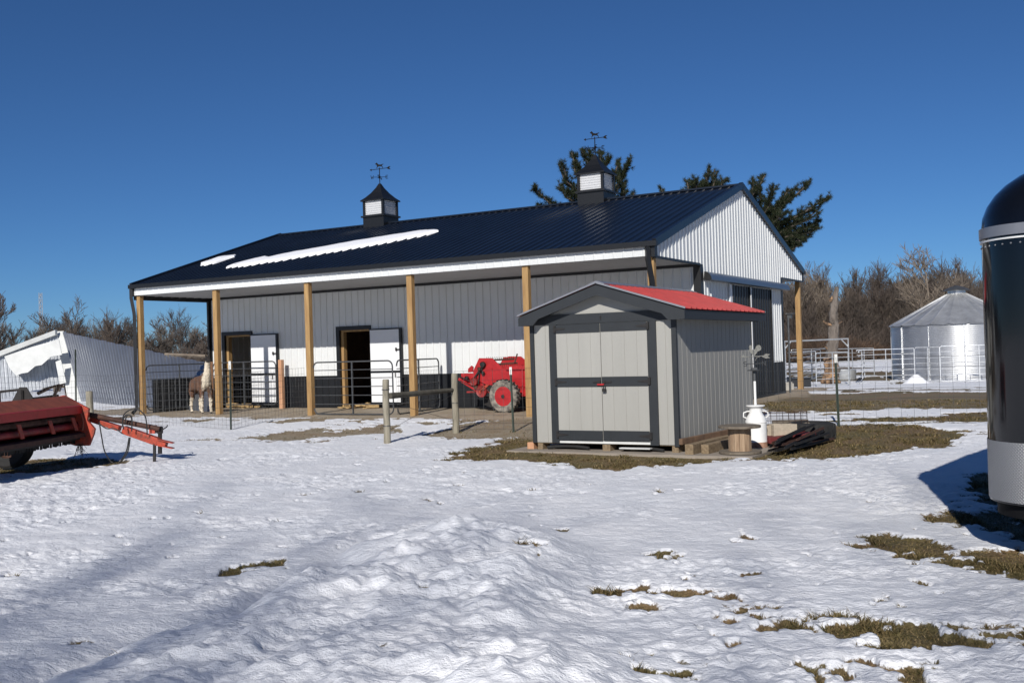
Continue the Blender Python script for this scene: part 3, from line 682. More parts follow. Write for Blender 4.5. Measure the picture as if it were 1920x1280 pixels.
grooved(w, (SW, 0, 0), ey, ex, 0, SD, SB, ST+.06, pitch=.2032, gw=.014); grooved(w, (0, 0, 0), ey, -ex, 0, SD, SB, ST+.06, pitch=.2032); grooved(w, (0, SD, 0), ex, ey, 0, SW, SB, shed_top)
w.build('wall', M['shed_grey'], shed)
tr = MB()
tr.box(-.02, .05, -.022, .0, SB-.005, ST+.0); tr.box(-.022, 0, 0, .09, SB-.005, ST+.05)
tr.box(SW-.055, SW+.02, -.022, 0, SB-.02, ST); tr.box(SW, SW+.022, -.0, .02, SB-.02, ST)
tr.box(.05, SW-.055, -.026, -.0, 1.975, 2.125); tr.box(.33, .462, -.024, 0, SB+.0, 1.975); tr.box(2.0, 2.142, -.024, 0, SB-.01, 1.975)
tr.each('trim', M['shed_trim'], shed)
q = MB(); q.box(1.20, 1.26, -.003, .0, .165, 1.965); q.build('seam_shade_strip', M['black_vent'], shed)  # black backing strip that paints the shade in the seam between the doors
fl = MB(); fl.box(.44, 2.02, -.012, .02, .115, .155); fl.build('sill', M['white_board'], shed)
fl = MB(); fl.box(.02, SW-.02, .02, SD-.02, .10, .13); fl.build('floor_frame', M['timber'], shed)
# doors
for k, (a, b) in enumerate(((.462, 1.226), (1.237, 2.0))):
    dm = MB(); grooved(dm, (0, -.030, 0), ex, -ey, a, b, .165, 1.965, pitch=.2032, gw=.006, gd=.005, ph=a+.19)
    dm.box(a, b, -.022, -.004, .165, 1.965)
    dr = dm.build('shed_door', M['shed_grey'], shed)
    for z0, z1 in ((.165, .315), (.995, 1.14), (1.835, 1.965)):
        off = .004*k; q = MB(); q.box(a+.002, b-.002, -.045, -.031, z0+off, z1+off); q.build('door_band', M['shed_trim'], dr)
    for z0 in (.245, 1.07, 1.90):
        hg = MB()
        xh = a-.02 if k == 0 else b+.02; sg = 1 if k == 0 else -1
        hg.box(xh-.018, xh+.018, -.052, -.024, z0-.055, z0+.055)
        hg.prism([(0, -.026), (.17, -.007), (.17, .007), (0, .026)], lambda p, r, xh=xh, sg=sg, z0=z0: (xh+sg*(p+.018), -.052, z0+r), lambda p, r, xh=xh, sg=sg, z0=z0: (xh+sg*(p+.018), -.046, z0+r))
        for q_ in (-.035, .035): hg.tube([(xh, -.056, z0+q_), (xh, -.05, z0+q_)], .008, 6)
        hg.build('hinge', M['iron'], dr)
lk = MB(); lk.box(1.09, 1.18, -.06, -.046, 1.055, 1.075); lk.box(1.30, 1.40, -.06, -.046, 1.055, 1.075); lk.box(1.17, 1.22, -.065, -.046, 1.045, 1.085); lk.box(1.26, 1.30, -.065, -.046, 1.045, 1.085); lk.box(1.23, 1.25, -.035, -.028, 2.02, 2.08)
lk.each('hasp', M['iron'], shed)
lk = MB(); lk.box(1.17, 1.29, -.075, -.066, 1.015, 1.04); lk.build('latch_tab', M['red'], shed)
lk = MB(); lk.box(1.262, 1.318, -.09, -.06, .915, .965); lk.tube([(1.275, -.075, .96), (1.275, -.075, 1.01), (1.29, -.075, 1.025), (1.305, -.075, 1.01), (1.305, -.075, .96)], .006, 6)
lk.build('padlock', M['iron'], shed)
# roof
yf, yb = -.20, SD+.10; xl, xr, zel = -.11, 2.68, 2.115
for side in (0, 1):
    xe = xl if side == 0 else xr; Ls = math.hypot(AXs-xe, ZA-zel); u = np.array([(AXs-xe)/Ls, 0, (ZA-zel)/Ls]); n = np.array([-u[2], 0, u[0]]) if side == 0 else np.array([u[2]*1, 0, -u[0]])
    if n[2] < 0: n = -n
    rm = MB(); ribbed(rm, (xe, 0, zel+.012), ey, u, n, yf-.012, yb+.01, -.02, Ls, pitch=.2286, h=.028, base=.04, top=.016)
    rm.build('roof', M['red_roof'], shed)
    dk = MB(); dk.obox((np.array([xe, 0, zel-.01])+np.array([AXs, 0, ZA-.01]))/2+np.array([0, (yf+yb)/2, -.006]), u*Ls/2, (0, (yb-yf)/2, 0), n*.008); dk.build('roof_deck', M['shed_trim'], shed)
    # barge board with cut end
    for yy in (yf, yb):
        bb = MB(); sg = -1 if side == 0 else 1
        poly = [(AXs, ZA-.02), (xe, zel-.02), (xe, zel-.145), (xe-sg*.26, zel-.145), (xe-sg*.36, zel-.045), (AXs, ZA-.17)]
        bb.prism(poly, lambda a, b, yy=yy: (a, yy-.02, b), lambda a, b, yy=yy: (a, yy+.003, b)); bb.build('barge_board', M['shed_trim'], shed)
        tt = MB(); tt.obox((np.array([xe, yy-.026, zel])+np.array([AXs, yy-.026, ZA]))/2+n*.022, u*(Ls/2+.01), (0, .006, 0), n*.013); tt.build('drip_edge', M['alu_trim'], shed)
    fb = MB(); fb.box(xe-(.0 if side == 0 else .02), xe+(.02 if side == 0 else 0), yf+.003, yb-.02, zel-.145, zel-.022); fb.build('fascia', M['shed_trim'], shed)
    so = MB(); so.box(min(xe, 0 if side == 0 else SW)+.02, max(xe, SW if side else 0)-.02, .0, yb-.03, zel-.135, zel-.125); so.build('soffit', M['shed_trim'], shed)
rc = MB(); 
for sg in (-1, 1): rc.obox((AXs+sg*.07, (yf+yb)/2, ZA+.018), (sg*.07, 0, -.0247), (0, (yb-yf)/2+.02, 0), (.003, 0, .008))
rc.build('ridge_cap', M['alu_trim'], shed)
for i, (a, b) in enumerate([(.05, .14), (1.19, 1.32), (2.33, 2.43)]):
    for yy in (0.01, 1.8, 3.4):
        q = MB(); q.box(a, b, yy, yy+.24, -.02, SB-.012); q.build('support_block', M['timber'], shed, bevel=.006)
# slab under
q = MB(); q.box(-.35, SW+1.2, -.30, SD+.2, -.06, .004); o = q.build('concrete_slab', M['slab'], None, loc=SHO, rz=SHY); tag(o, 'thin weathered slab of old concrete under the grey shed', 'slab')
q = MB(); q.box(-.14, -.02, .0, .2, .0, .11); o = q.build('brick', M['redwood'], None, loc=SHO, rz=SHY, bevel=.006); tag(o, 'single reddish brick at the left front corner of the grey shed', 'brick')
def corr_sheet(x0, x1, y0, y1, z, label, m):
    q = MB(); n = int((x1-x0)/.02); vs = []
    for i in range(n+1):
        xx = x0+(x1-x0)*i/n; zz = z+.010*math.sin(xx*2*PI/.07)+.03*math.sin(PI*i/n)
        vs += [(xx, y0, zz), (xx, y1, zz), (xx, y1, zz-.006), (xx, y0, zz-.006)]
    fs = [(4*i+k, 4*i+(k+1) % 4, 4*i+4+(k+1) % 4, 4*i+4+k) for i in range(n) for k in range(4)]
    q.add(vs, fs); o = q.build('drain_pipe', m, None, loc=SHO, rz=SHY); tag(o, label, 'pipe')
def corr_pipe(x0, x1, y, z, r, label):
    q = MB(); n = int((x1-x0)/.012); q.tube([(x0+(x1-x0)*i/n, y+.05*math.sin(i/n*3), z+.022*math.sin(PI*i/n)) for i in range(n+1)], [r*(1+.13*(i % 2)) for i in range(n+1)], 10)
    o = q.build('drain_pipe', M['rubber'], None, loc=SHO, rz=SHY); tag(o, label, 'pipe')
corr_pipe(.22, .95, .02, .035, .024, 'black corrugated drain pipe lying under the left side of the shed')
corr_pipe(1.55, 2.2, .0, .03, .022, 'black corrugated drain pipe lying under the right side of the shed')
q = MB(); q.box(1.52, 2.02, -.10, .0, .052, .068); o = q.build('board', M['white_board'], None, loc=SHO, rz=SHY); tag(o, 'thin pale board lying on the drain pipe under the shed', 'board')

# ------------------------------------------------------------------ things beside the shed (shed frame)
def shp(px, py, z=0):   # seen point to shed frame at height z above the yard
    P = onplane(px, py, (0, 0, ZG+z), (0, 0, 1)); d = P-SHO; return np.array([d @ e_, -d[0]*e_[1]+d[1]*e_[0], z])
def wpt(q): return SHO + e_*q[0] + np.array([-e_[1], e_[0], 0])*q[1] + np.array([0, 0, q[2]])
def beam(name, p, q, hw, hh, m, label, cat, bevel=.008):
    p, q = np.array(p, float), np.array(q, float); c = (p+q)/2; u = (q-p)/2; L = np.linalg.norm(u); un = u/L
    s = np.cross(un, (0, 0, 1)); s /= np.linalg.norm(s); t_ = np.cross(s, un)
    mb = MB(); mb.obox((0, 0, 0), u, s*hw, t_*hh); o = mb.build(name, m, None, loc=c, bevel=bevel); tag(o, label, cat); return o
b1 = shp(1293, 852); b2 = shp(1318, 851)
beam('timber', wpt(b1+np.array([0, -.02, .075])), wpt(b1+np.array([0.05, 1.6, .075])), .065, .075, M['timber'], 'squared old timber lying along the shed wall nearest the corner', 'timber')
beam('timber', wpt(b2+np.array([.03, 0, .07])), wpt(b2+np.array([.12, 1.9, .07])), .058, .068, M['timber'], 'squared old timber beside the wire spool with its sawn end showing', 'timber')
beam('timber', wpt(np.array([SW+.05, -.05, .17])), wpt(np.array([SW+.35, 2.4, .19])), .03, .045, M['timber_red'], 'long reddish brown timber on top of the two others beside the shed wall', 'timber')
# cable spool
sp = GT(1388, 850); sp[2] = ZG+.01
spool = thing('cable_spool', 'weathered wooden cable spool standing on end in front of the milk can', 'spool', sp)
H = .40; q = MB(); n = 14
for i in range(n):
    w0 = 2*PI*i/n; w1 = 2*PI*(i+.94)/n; rr = .165
    q.add([(rr*math.cos(a)*k, rr*math.sin(a)*k, z) for z in (.03, H-.035) for a, k in ((w0, 1), (w1, 1), (w1, .85), (w0, .85))], [(0, 1, 5, 4), (3, 7, 6, 2), (0, 4, 7, 3), (1, 2, 6, 5)])
q.build('spool_drum', M['spool_wood'], spool)
for z in (0, H-.035):
    q = MB(); q.lathe([(.30, z), (.305, z+.004), (.305, z+.031), (.30, z+.035)], 40); q.build('spool_disc', M['spool_disc'], spool)
# milk can with rooster vane
cp = GT(1419, 838); cp[2] = ZG
can = thing('milk_can', 'old white milk can with a white pipe holding a rooster weathervane', 'milk can', cp)
q = MB(); q.lathe([(.155, 0), (.163, .01), (.163, .02), (.158, .03), (.158, .375), (.163, .38), (.163, .395), (.155, .41), (.145, .45), (.105, .51), (.095, .53), (.095, .59), (.12, .61), (.125, .62)], 32); q.build('can_body', M['can_white'], can, smooth=True)
q = MB(); q.lathe([(.1645, .0), (.1655, .012), (.1605, .03), (.1598, .085)], 32); q.build('rusty_foot', M['can_rust'], can, smooth=True)
q = MB(); q.lathe([(.08, .618), (.14, .622), (.145, .634), (.14, .642), (.03, .65)], 32); q.build('can_lid', M['can_white'], can, smooth=True)
for s1 in (-1, 1):
    q = MB(); q.tube([(s1*.15, 0, .45), (s1*.19, 0, .47), (s1*.185, 0, .53), (s1*.13, 0, .55), (s1*.09, 0, .55)], .010, 6); q.build('handle', M['can_white'], can, smooth=True)
q = MB(); q.tube([(0, 0, .62), (0, 0, 1.02)], .020, 10); q.build('pipe', M['can_white'], can, smooth=True)
vane = thing('rooster_weathervane', 'small grey rooster weathervane on the white pipe of the milk can', 'weathervane', cp+np.array([0, 0, .98]))
q = MB(); q.tube([(0, 0, .03), (0, 0, .19)], .024, 10); q.build('pole', M['galv_dark'], vane)
q = MB(); q.lathe([(.02, .185), (.10, .188), (.105, .2), (.02, .204)], 24); q.box(-.04, .04, -.03, .03, .20, .235); q.build('plate', M['galv_dark'], vane)
q = MB(); q.tube([(0, 0, .2), (0, 0, .50)], .008, 6); q.tube([(-.115, 0, .295), (.13, 0, .295)], .006, 5); q.tube([(0, -.12, .295), (0, .12, .295)], .006, 5)
sset = [((1, 1), (0, .9)), ((0, .9), (0, .55)), ((0, .55), (1, .45)), ((1, .45), (1, .05)), ((1, .05), (0, 0))]
for (a, b), (c, d) in sset: q.tube([(-.135+(a-.5)*.045, 0, .295+(b-.5)*.07), (-.135+(c-.5)*.045, 0, .295+(d-.5)*.07)], .006, 4)
for (a, b), (c, d) in [((0, 0), (0, 1)), ((0, 1), (1, 0)), ((1, 0), (1, 1))]: q.tube([(.15+(a-.5)*.045, 0, .295+(b-.5)*.07), (.15+(c-.5)*.045, 0, .295+(d-.5)*.07)], .006, 4)
q.build('compass_arms', M['galv_dark'], vane)
q = MB(); q.tube([(-.20, 0, .40), (.20, 0, .41)], .007, 6)
pr = lambda poly: q.prism(poly, lambda a, b: (a, -.004, b), lambda a, b: (a, .004, b))
pr([(-.21, .395), (-.15, .44), (-.145, .41)]); pr([(.12, .40), (.19, .445), (.25, .43), (.21, .405), (.25, .375), (.18, .37)])
q.tube([(.02, 0, .34), (.04, 0, .385), (.09, 0, .40)], .006, 5); q.build('arrow', M['vane'], vane)
rooster = [(-.01, .42), (-.03, .45), (-.06, .475), (-.072, .51), (-.062, .535), (-.075, .545), (-.062, .56), (-.065, .58), (-.05, .572), (-.04, .585), (-.03, .57), (-.028, .545), (-.025, .52), (-.01, .505), (.012, .51), (.03, .53), (.035, .555), (.055, .575), (.085, .578), (.11, .56), (.118, .53), (.108, .50), (.085, .49), (.06, .48), (.045, .455), (.02, .435), (.012, .41), (-.004, .41)]
q = MB(); pr(rooster); q.build('rooster', M['vane'], vane)
# cinder blocks
def cinder(px, py, z, rz, label):
    P = onplane(px, py, (0, 0, ZG+z), (0, 0, 1)); q = MB(); L, W, Hh = .39, .19, .19
    # block lying on its side: hollow cores visible at the end
    q.box(-L/2, L/2, -W/2, -W/2+.03, 0, Hh); q.box(-L/2, L/2, W/2-.03, W/2, 0, Hh)
    for xx in (-L/2+.0, -.015, L/2-.03): q.box(xx+.001, xx+.029, -W/2+.03, W/2-.03, .001, Hh-.001)
    q.box(-L/2+.002, L/2-.06, -W/2+.03, W/2-.03, .06, .13)
    o = q.build('cinder_block', M['cinder'], None, loc=P, rz=rz, bevel=.004); tag(o, label, 'cinder block'); return o
cb = cinder(1468, 818, .13, SHY+.75, 'tan hollow cinder block resting on the junk pile beside the milk can')
cinder(1448, 818, .12, SHY+1.3, 'brown cinder block half hidden behind the milk can')
# red stuff under block
P = GT(1475, 842); beam('cart_deck', P+np.array([-.22, .55, .10]), P+np.array([.55, .75, .14]), .22, .045, M['brown_red'], 'dark red wooden crate lid lying flat under the cinder block', 'lid')
# slanted board
P = at(1484, 796, 16.75); q = MB(); q.obox((0, 0, 0), (.29, -.03, 0), (.02, .16, .05), (0, -.006, .02)); o = q.build('plank', M['spool_disc'], None, loc=P); tag(o, 'broad grey weathered plank lying over the junk pile', 'plank')
P = at(1494, 808, 16.2); q = MB(); q.obox((0, 0, 0), (.10, 0, 0), (0, .05, 0), (0, 0, .022)); o = q.build('white_bucket_lid', M['white_paint'], None, loc=P, bevel=.012); o.name = 'paint_tray'; tag(o, 'small white plastic tray tucked under the weathered plank', 'tray')
P = onplane(1477, 818, (0, 0, ZG+.16), (0, 0, 1)); 
# black rubber tub (tyre shaped)
P = GT(1528, 826); tub = thing('tyre', 'old black tractor tyre lying flat behind the pile of steel posts', 'tyre', P+np.array([0, .25, .0]))
q = MB(); prof = [(.20, .04), (.30, .01), (.37, .03), (.395, .10), (.395, .19), (.37, .26), (.30, .28), (.22, .25), (.20, .2), (.30, .19), (.31, .1), (.20, .09)]
vs = []; n = 40
q.lathe(prof, 40); q.build('tyre_wall', M['rubber'], tub, smooth=True)
q = MB()
for k in range(30):
    a = 2*PI*k/30; ca, sa = math.cos(a), math.sin(a); q.obox((.388*ca, .388*sa, .14+(.03 if k % 2 else -.03)), (.012*ca, .012*sa, 0), (-.02*sa, .02*ca, .015), (0, 0, .07))
q.build('tread', M['rubber'], tub)
# pile of steel posts
pa = GT(1443, 851); pb = GT(1555, 818); dirp = (pb-pa)/np.linalg.norm(pb-pa)
rr2 = random.Random(5)
for i in range(20):
    lay = i//8; a = pa + np.array([-dirp[1], dirp[0], 0])*rr2.uniform(-.24, .20) + dirp*rr2.uniform(-.05, .55)
    L = rr2.uniform(1.1, 1.75); an = rr2.uniform(-.09, .07); dd = np.array([dirp[0]*math.cos(an)-dirp[1]*math.sin(an), dirp[0]*math.sin(an)+dirp[1]*math.cos(an), 0])
    z0 = ZG+.03+lay*.055+rr2.uniform(0, .02); a[2] = z0; b = a + dd*L; b[2] = z0 + rr2.uniform(-.02, .05)+.05*lay
    u = (b-a)/2; un = u/np.linalg.norm(u); s = np.cross(un, (0, 0, 1)); t_ = np.cross(s, un)
    q = MB(); q.obox((0, 0, 0), u, s*.022, t_*.004); q.obox((0, 0, .012), u, s*.004, t_*.016)
    o = q.build('steel_post', M['rust'] if i % 3 == 0 else M['iron'], None, loc=(a+b)/2)
    tag(o, 'loose steel fence post in the pile on the ground beyond the milk can', 'fence post', 'steel posts piled on the ground')
# curved welded wire panels behind the can
def wire_hoop(px, py, label, rad, rz, turn=PI*1.05, zc=.0, hh=.9):
    P = GT(px, py); q = MB(); n = 14; k = 10
    # a roll of welded mesh lying on its side: axis horizontal
    for i in range(k+1):
        xx = i*hh/k; q.tube([(xx, rad*math.cos(a), rad*math.sin(a)+zc) for a in [turn*j/n for j in range(n+1)]], .0035, 4)
    for j in range(n+1):
        a = turn*j/n; q.tube([(0, rad*math.cos(a), rad*math.sin(a)+zc), (hh, rad*math.cos(a), rad*math.sin(a)+zc)], .0035, 4)
    o = q.build('wire_roll', M['rust_wire'], None, loc=P, rz=rz); tag(o, label, 'wire mesh')
wire_hoop(1402, 822, 'rusty welded wire mesh arched over behind the milk can, larger hoop', .44, -.25, hh=.95)
wire_hoop(1395, 826, 'flattened curl of rusty wire mesh leaning on the shed wall', .26, -.5, turn=PI*.95, hh=.6)

# ------------------------------------------------------------------ fences
def wirefence(name, path, label, h=1.18, step=.2, rows=8, mat_=None, posts=(), zoff=0.02, parts=None):
    P0 = np.array([path[0][0], path[0][1], 0]); root = thing(name, label, 'fence', P0)
    q = MB(); zs = [zoff+h*(i/(rows))**1.15 for i in range(rows+1)]
    pts = []
    for a, b in zip(path[:-1], path[1:]):
        a = np.array(a, float); b = np.array(b, float); L = np.linalg.norm(b-a); n = max(1, int(L/step))
        for i in range(n): pts.append(a+(b-a)*i/n)
    pts.append(np.array(path[-1], float))
    g3 = [np.array([p[0], p[1], float(Tz(p[0], p[1]))-.01])-P0 for p in pts]
    for i, p in enumerate(g3):
        wob = R.uniform(-.012, .012)
        q.tube([p+np.array([0, 0, zs[0]]), p+np.array([wob, wob, zs[-1]*.5]), p+np.array([0, 0, zs[-1]])], .0026, 3, cap=False)
    for z in zs:
        q.tube([p+np.array([R.uniform(-.006, .006), 0, z+.012*math.sin(i*.45+z*3)]) for i, p in enumerate(g3)], .0028, 3, cap=False)
    q.build('wire_mesh', mat_ or M['wire'], root)
    return root, P0
def tpost(root, P0, px, py, top, cap=True):
    P = GT(px, py); zt = onplane(top[0], top[1], P, (0, 1, 0)); u = np.array([zt[0]-P[0], 0, 0]); hh = zt[2]-P[2]
    q = MB(); b = P-P0; q.obox(b+np.array([u[0]/2, 0, hh*.44]), (.022, 0, 0), (0, .004, 0), (u[0]/2, 0, hh*.44+.1)); q.obox(b+np.array([u[0]/2, -.018, hh*.44]), (.004, 0, 0), (0, .018, 0), (u[0]/2, 0, hh*.44+.1))
    o = q.build('steel_post', M['tpost'], root)
    if not cap: return P
    q = MB(); q.obox(b+np.array([u[0]*.95, -.008, hh*.94+.0]), (.0235, 0, 0), (0, .021, 0), (0, 0, hh*.06)); q.build('white_cap', M['white_paint'], o)
    return P
def wpost(root, P0, px, py, ty, r=.075, m='grey_post', cap=False):
    P = GT(px, py); zt = onplane(px-3, ty, P, (0, 1, 0)); hh = zt[2]-P[2]; b = P-P0; n = 12
    q = MB(); q.tube([b+np.array([(zt[0]-P[0])*t_+.006*math.sin(t_*7), .006*math.cos(t_*9), hh*t_]) for t_ in (-.15, 0, .15, .3, .45, .6, .75, .9, .985, 1)], [r*1.05, r*1.04, r, r*1.0, r*.96, r*1.02, r*.95, r*.97, r*.95, r*.85], n); q.build('wood_post', M[m], root, smooth=True)
    return P, zt
A0 = GT(433, 805); A1 = GT(170, 791); A2 = fromB(-9.6, -.15)
rt, p0 = wirefence('wire_fence', [(-26, 34), (-16.5, 30), tuple(A1[:2]), tuple(A0[:2]), tuple(A2[:2])], 'woven wire fence on the left running from behind the red mower to a porch post', h=1.2, step=.15, rows=9)
tpost(rt, p0, 433, 805, (431, 677)); wpost(rt, p0, 170, 791, 733, .09); tpost(rt, p0, 143, 786, (141, 645), False)
B0 = GT(963, 806); B1 = GT(1573, 797); B2 = GT(855, 807)
rt, p0 = wirefence('wire_fence', [tuple(B2[:2]), tuple(B0[:2]), (2.6, 19.0), tuple(B1[:2]), (7.9, 17.4), (10.5, 16.6)], 'woven wire fence passing behind the grey shed to the black trailer', h=1.17, step=.2, rows=7)
tpost(rt, p0, 963, 806, (957, 688)); tpost(rt, p0, 1573, 797, (1566, 664))
# H brace
Pm = GT(724, 830); brace = thing('brace_fence', 'two round wooden posts joined by a log rail at the end of the fence', 'fence', Pm)
Pa, Za = wpost(brace, Pm, 726, 830, 711, .062); Pb, Zb = wpost(brace, Pm, 855, 808, 700, .068)
ra = onplane(731, 742, Pa, (0, 1, 0)); rb = onplane(850, 731, Pb, (0, 1, 0)); q = MB(); q.tube([ra-Pm+(rb-ra)*t_ for t_ in (0, .3, .6, 1)], [.058, .054, .05, .042], 10); q.build('rail', M['dark_rail'], brace, smooth=True)
q = MB(); 
for za, zb in ((.75, .2), (.2, .75)): q.tube([Pa-Pm+ez*za, Pb-Pm+ez*zb], .0035, 4)
for P_, z_ in ((Pa, .95), (Pa, .3), (Pb, .55)): q.lathe([(.072, z_), (.074, z_+.008), (.072, z_+.014)], 14, c=P_-Pm)
q.build('tension_wire', M['wire'], brace)

# ------------------------------------------------------------------ gates
def tube_gate(p, q_, z0, z1, label, rails=6, m='galv_dark', mesh=False, loops=False, group=None, round_=.14, r=.019, uprights=1, nm='tube_gate'):
    p = np.array(p, float); q_ = np.array(q_, float); L = np.linalg.norm((q_-p)[:2]); rz = math.atan2(q_[1]-p[1], q_[0]-p[0])
    root = thing(nm, label, 'gate', p, rz, group); H = z1-z0; f = MB(); k = round_; path = [(0, z0), (0, z1-k)]
    for i in range(1, 6): a = PI/2*i/5; path.append((k-k*math.cos(a), z1-k+k*math.sin(a)))
    for i in range(0, 6): a = PI/2*i/5; path.append((L-k+k*math.sin(a), z1-k+k*math.cos(a)))
    path.append((L, z0+k))
    for i in range(1, 6): a = PI/2*i/5; path.append((L-k+k*math.cos(a), z0+k-k*math.sin(a)))
    path += [(k, z0)]
    for i in range(1, 6): a = PI/2*i/5; path.append((k-k*math.sin(a), z0+k-k*math.cos(a)))
    f.tube([(a, 0, b) for a, b in path[1:]], r, 7); f.build('gate_frame', M[m], root, smooth=True)
    f = MB()
    for i in range(1, rails):
        z = z0 + H*(i/rails)**.93; f.tube([(.01, 0, z), (L-.01, 0, z)], r*.62, 6)
    f.build('gate_rail', M[m], root)
    f = MB()
    for i in range(uprights): xx = L*(i+1)/(uprights+1); f.box(xx-.014, xx+.014, -.02, .02, z0, z1)
    f.build('gate_upright', M[m], root)
    if mesh:
        f = MB(); n = int(L/.10)
        for i in range(n+1): f.tube([(L*i/n, .012, z0), (L*i/n, .012, z1*.78)], .0025, 3, cap=False)
        for i in range(10): z = z0+(z1*.78-z0)*i/9; f.tube([(0, .012, z), (L, .012, z)], .0025, 3, cap=False)
        f.build('gate_mesh', M[m], root)
    return root
tube_gate(fromB(-15.75, .12, 0), fromB(-15.62, 2.45, 0), .09, 1.37, 'dark tube gate closing the left end of the porch beside the llama')
tube_gate(fromB(-15.35, 2.30, 0), fromB(-12.78, 2.25, 0), .12, 1.38, 'dark tube gate with wire mesh in front of the left stall door', mesh=True)
tube_gate(fromB(-9.42, .0, 0), fromB(-6.93, .0, 0), .02, 1.33, 'dark tube gate between two porch posts in front of the right stall door')
tube_gate(fromB(-6.84, .05, 0), fromB(-7.22, 2.45, 0), .02, 1.33, 'dark mesh covered gate running back from the porch front to the barn wall', mesh=True)
def square_post(px, X, Y, h, label):
    q = MB(); q.box(-.06, .06, -.06, .06, -.05, h); o = q.build('wood_post', M['redwood'], None, loc=fromB(X, Y), rz=BYAW, bevel=.005); tag(o, label, 'post')
square_post(540, -12.66, 2.35, 1.42, 'short new reddish square post beside the left open stall door')
square_post(397, -15.52, 2.35, 1.42, 'short new reddish square post behind the head of the llama')

# ------------------------------------------------------------------ corral panels beyond the barn
def corral(p, q_, h, label, m='galv', rails=6, group=None):
    z0 = .05; root = tube_gate(p, q_, z0, h, label, rails=rails, m=m, round_=.05, r=.026, nm='corral_panel'); return root
def gp(x, y): return np.array([x, y, float(Tz(x, y))])
def atg(px, Y):   # ground point in the column px at distance Y
    P = at(px, 720, Y); return gp(P[0], Y)
GRP = None
corral(atg(1608, 50.5), atg(1716, 51), 1.66, 'pale galvanised corral panel with six rails just left of the grain bin', 'gate_white')
corral(atg(1719, 51), atg(1764, 49.5), 1.70, 'narrow pale galvanised corral panel standing in front of the grain bin', 'gate_white')
corral(atg(1766, 49.5), atg(1812, 49), 1.74, 'galvanised corral panel at the middle of the grain bin beside the taller post', 'gate_white')
corral(atg(1814, 49), atg(1862, 48.5), 1.74, 'galvanised corral panel between the grain bin and the black trailer', 'gate_white')
corral(atg(1480, 47), atg(1531, 49), 1.65, 'grey corral panel behind the tan porch post at the barn corner', 'galv')
corral(atg(1532, 49), atg(1592, 49.5), 1.6, 'grey corral panel in front of the dead tree trunk', 'galv')
corral(atg(1486, 60), atg(1560, 62), 1.7, 'grey corral panel standing further back behind the dead tree on the left', 'galv')
corral(atg(1561, 62), atg(1640, 60), 1.65, 'grey corral panel far back between dead tree and white panels', 'galv')
corral(atg(1612, 50.4), atg(1622, 60), 1.6, 'pale corral panel running away from the camera left of the grain bin', 'gate_white')
corral(atg(1500, 50), atg(1540, 66), 1.6, 'grey corral panel running away behind the tan porch post', 'galv')
# walk-through bow gate
a_, b_2 = atg(1474, 50), atg(1593, 50); bow = thing('bow_gate', 'tall galvanised walk through frame with cross bar above the corral panels', 'gate frame', a_, 0)
L = b_2[0]-a_[0]; dz = b_2[2]-a_[2]; q = MB(); q.tube([(0, 0, 0), (0, 0, 2.2), (L, 0, 2.24+dz), (L, 0, dz)], .045, 4)
for s1, x0 in ((1, 0), (-1, L)): q.tube([(x0, 0, 1.85), (x0+s1*.32, 0, 2.2)], .03, 4)
q.build('frame', M['galv'], bow)
# stock tank or feeder bits behind the corral
q = MB(); P = atg(1583, 56); q.lathe([(.62, 0), (.64, .03), (.64, .28), (.65, .3), (.64, .52), (.66, .55), (.6, .55), (.58, .12)], 24); o = q.build('stock_tank', M['galv'], None, loc=P, smooth=True); tag(o, 'round galvanised stock tank behind the corral right of the dead tree', 'tank')
q = MB(); P = atg(1498, 45); q.box(-.45, .45, -.3, .3, 0, .42); q.box(-.5, .5, -.35, .35, .42, .46); q.box(-.45, -.40, -.3, .3, .46, .52); o = q.build('feed_box', M['plastic_black'], None, loc=P, bevel=.02); tag(o, 'low black feed box on the snow behind the tan porch post', 'feed box')
for k, (px, d) in enumerate(((1475, 31.5), (1480, 31.9))):
    q = MB(); q.box(-.10, .10, -.1, .1, 0, .2); q.box(-.07, .07, -.07, .07, .2, .24); P = atg(px, d); o = q.build('concrete_block', M['concrete'], None, loc=P, rz=.4*k, bevel=.01); tag(o, ('concrete block against the far barn corner', 'concrete block just right of the one at the far barn corner')[k], 'block')
# mound of snow at the corral
q = MB(); P = atg(1718, 48.6); q.lathe([(.75, -.05), (.6, .03), (.42, .16), (.25, .32), (.10, .42), (.02, .44)], 20); o = q.build('snow_pile', M['snow_lump'], None, loc=P, smooth=True); tag(o, 'small pointed heap of snow at the foot of the corral panels', 'snow')

# ------------------------------------------------------------------ grain bin
bc = at(1799, 712, 54.5); bc = np.array([bc[0], 54.5, -.82]); RB = 3.32
gb = thing('grain_bin', 'round galvanised steel grain bin with conical roof and small cap', 'grain bin', bc)
prof = []; z = 0; hw_ = 3.0; n = int(hw_/.102)
for i in range(n):
    for k, dr in enumerate((0, .012, .017, .012, 0, -.005)): prof.append((RB+dr, z+.102*(k/6)))
    z += .102
prof.append((RB, z)); q = MB(); q.lathe(prof, 72); q.build('bin_wall', M['bin_wall'], gb, smooth=True)
q = MB()
for k in range(12):
    a = 2*PI*k/12+.2; ca, sa = math.cos(a), math.sin(a); q.obox(((RB+.02)*ca, (RB+.02)*sa, z/2), (.02*ca, .02*sa, 0), (-.03*sa, .03*ca, 0), (0, 0, z/2))
q.build('seam', M['bin_wall'], gb)
zr = z+1.62; q = MB(); nseg = 24; vs = []; fs = []
for k in range(nseg*4):
    a = 2*PI*k/(nseg*4); up = .05 if k % 4 == 0 else 0
    for rr, zz in ((RB+.13, z-.03), (.42, zr)): vs.append((rr*math.cos(a), rr*math.sin(a), zz+up))
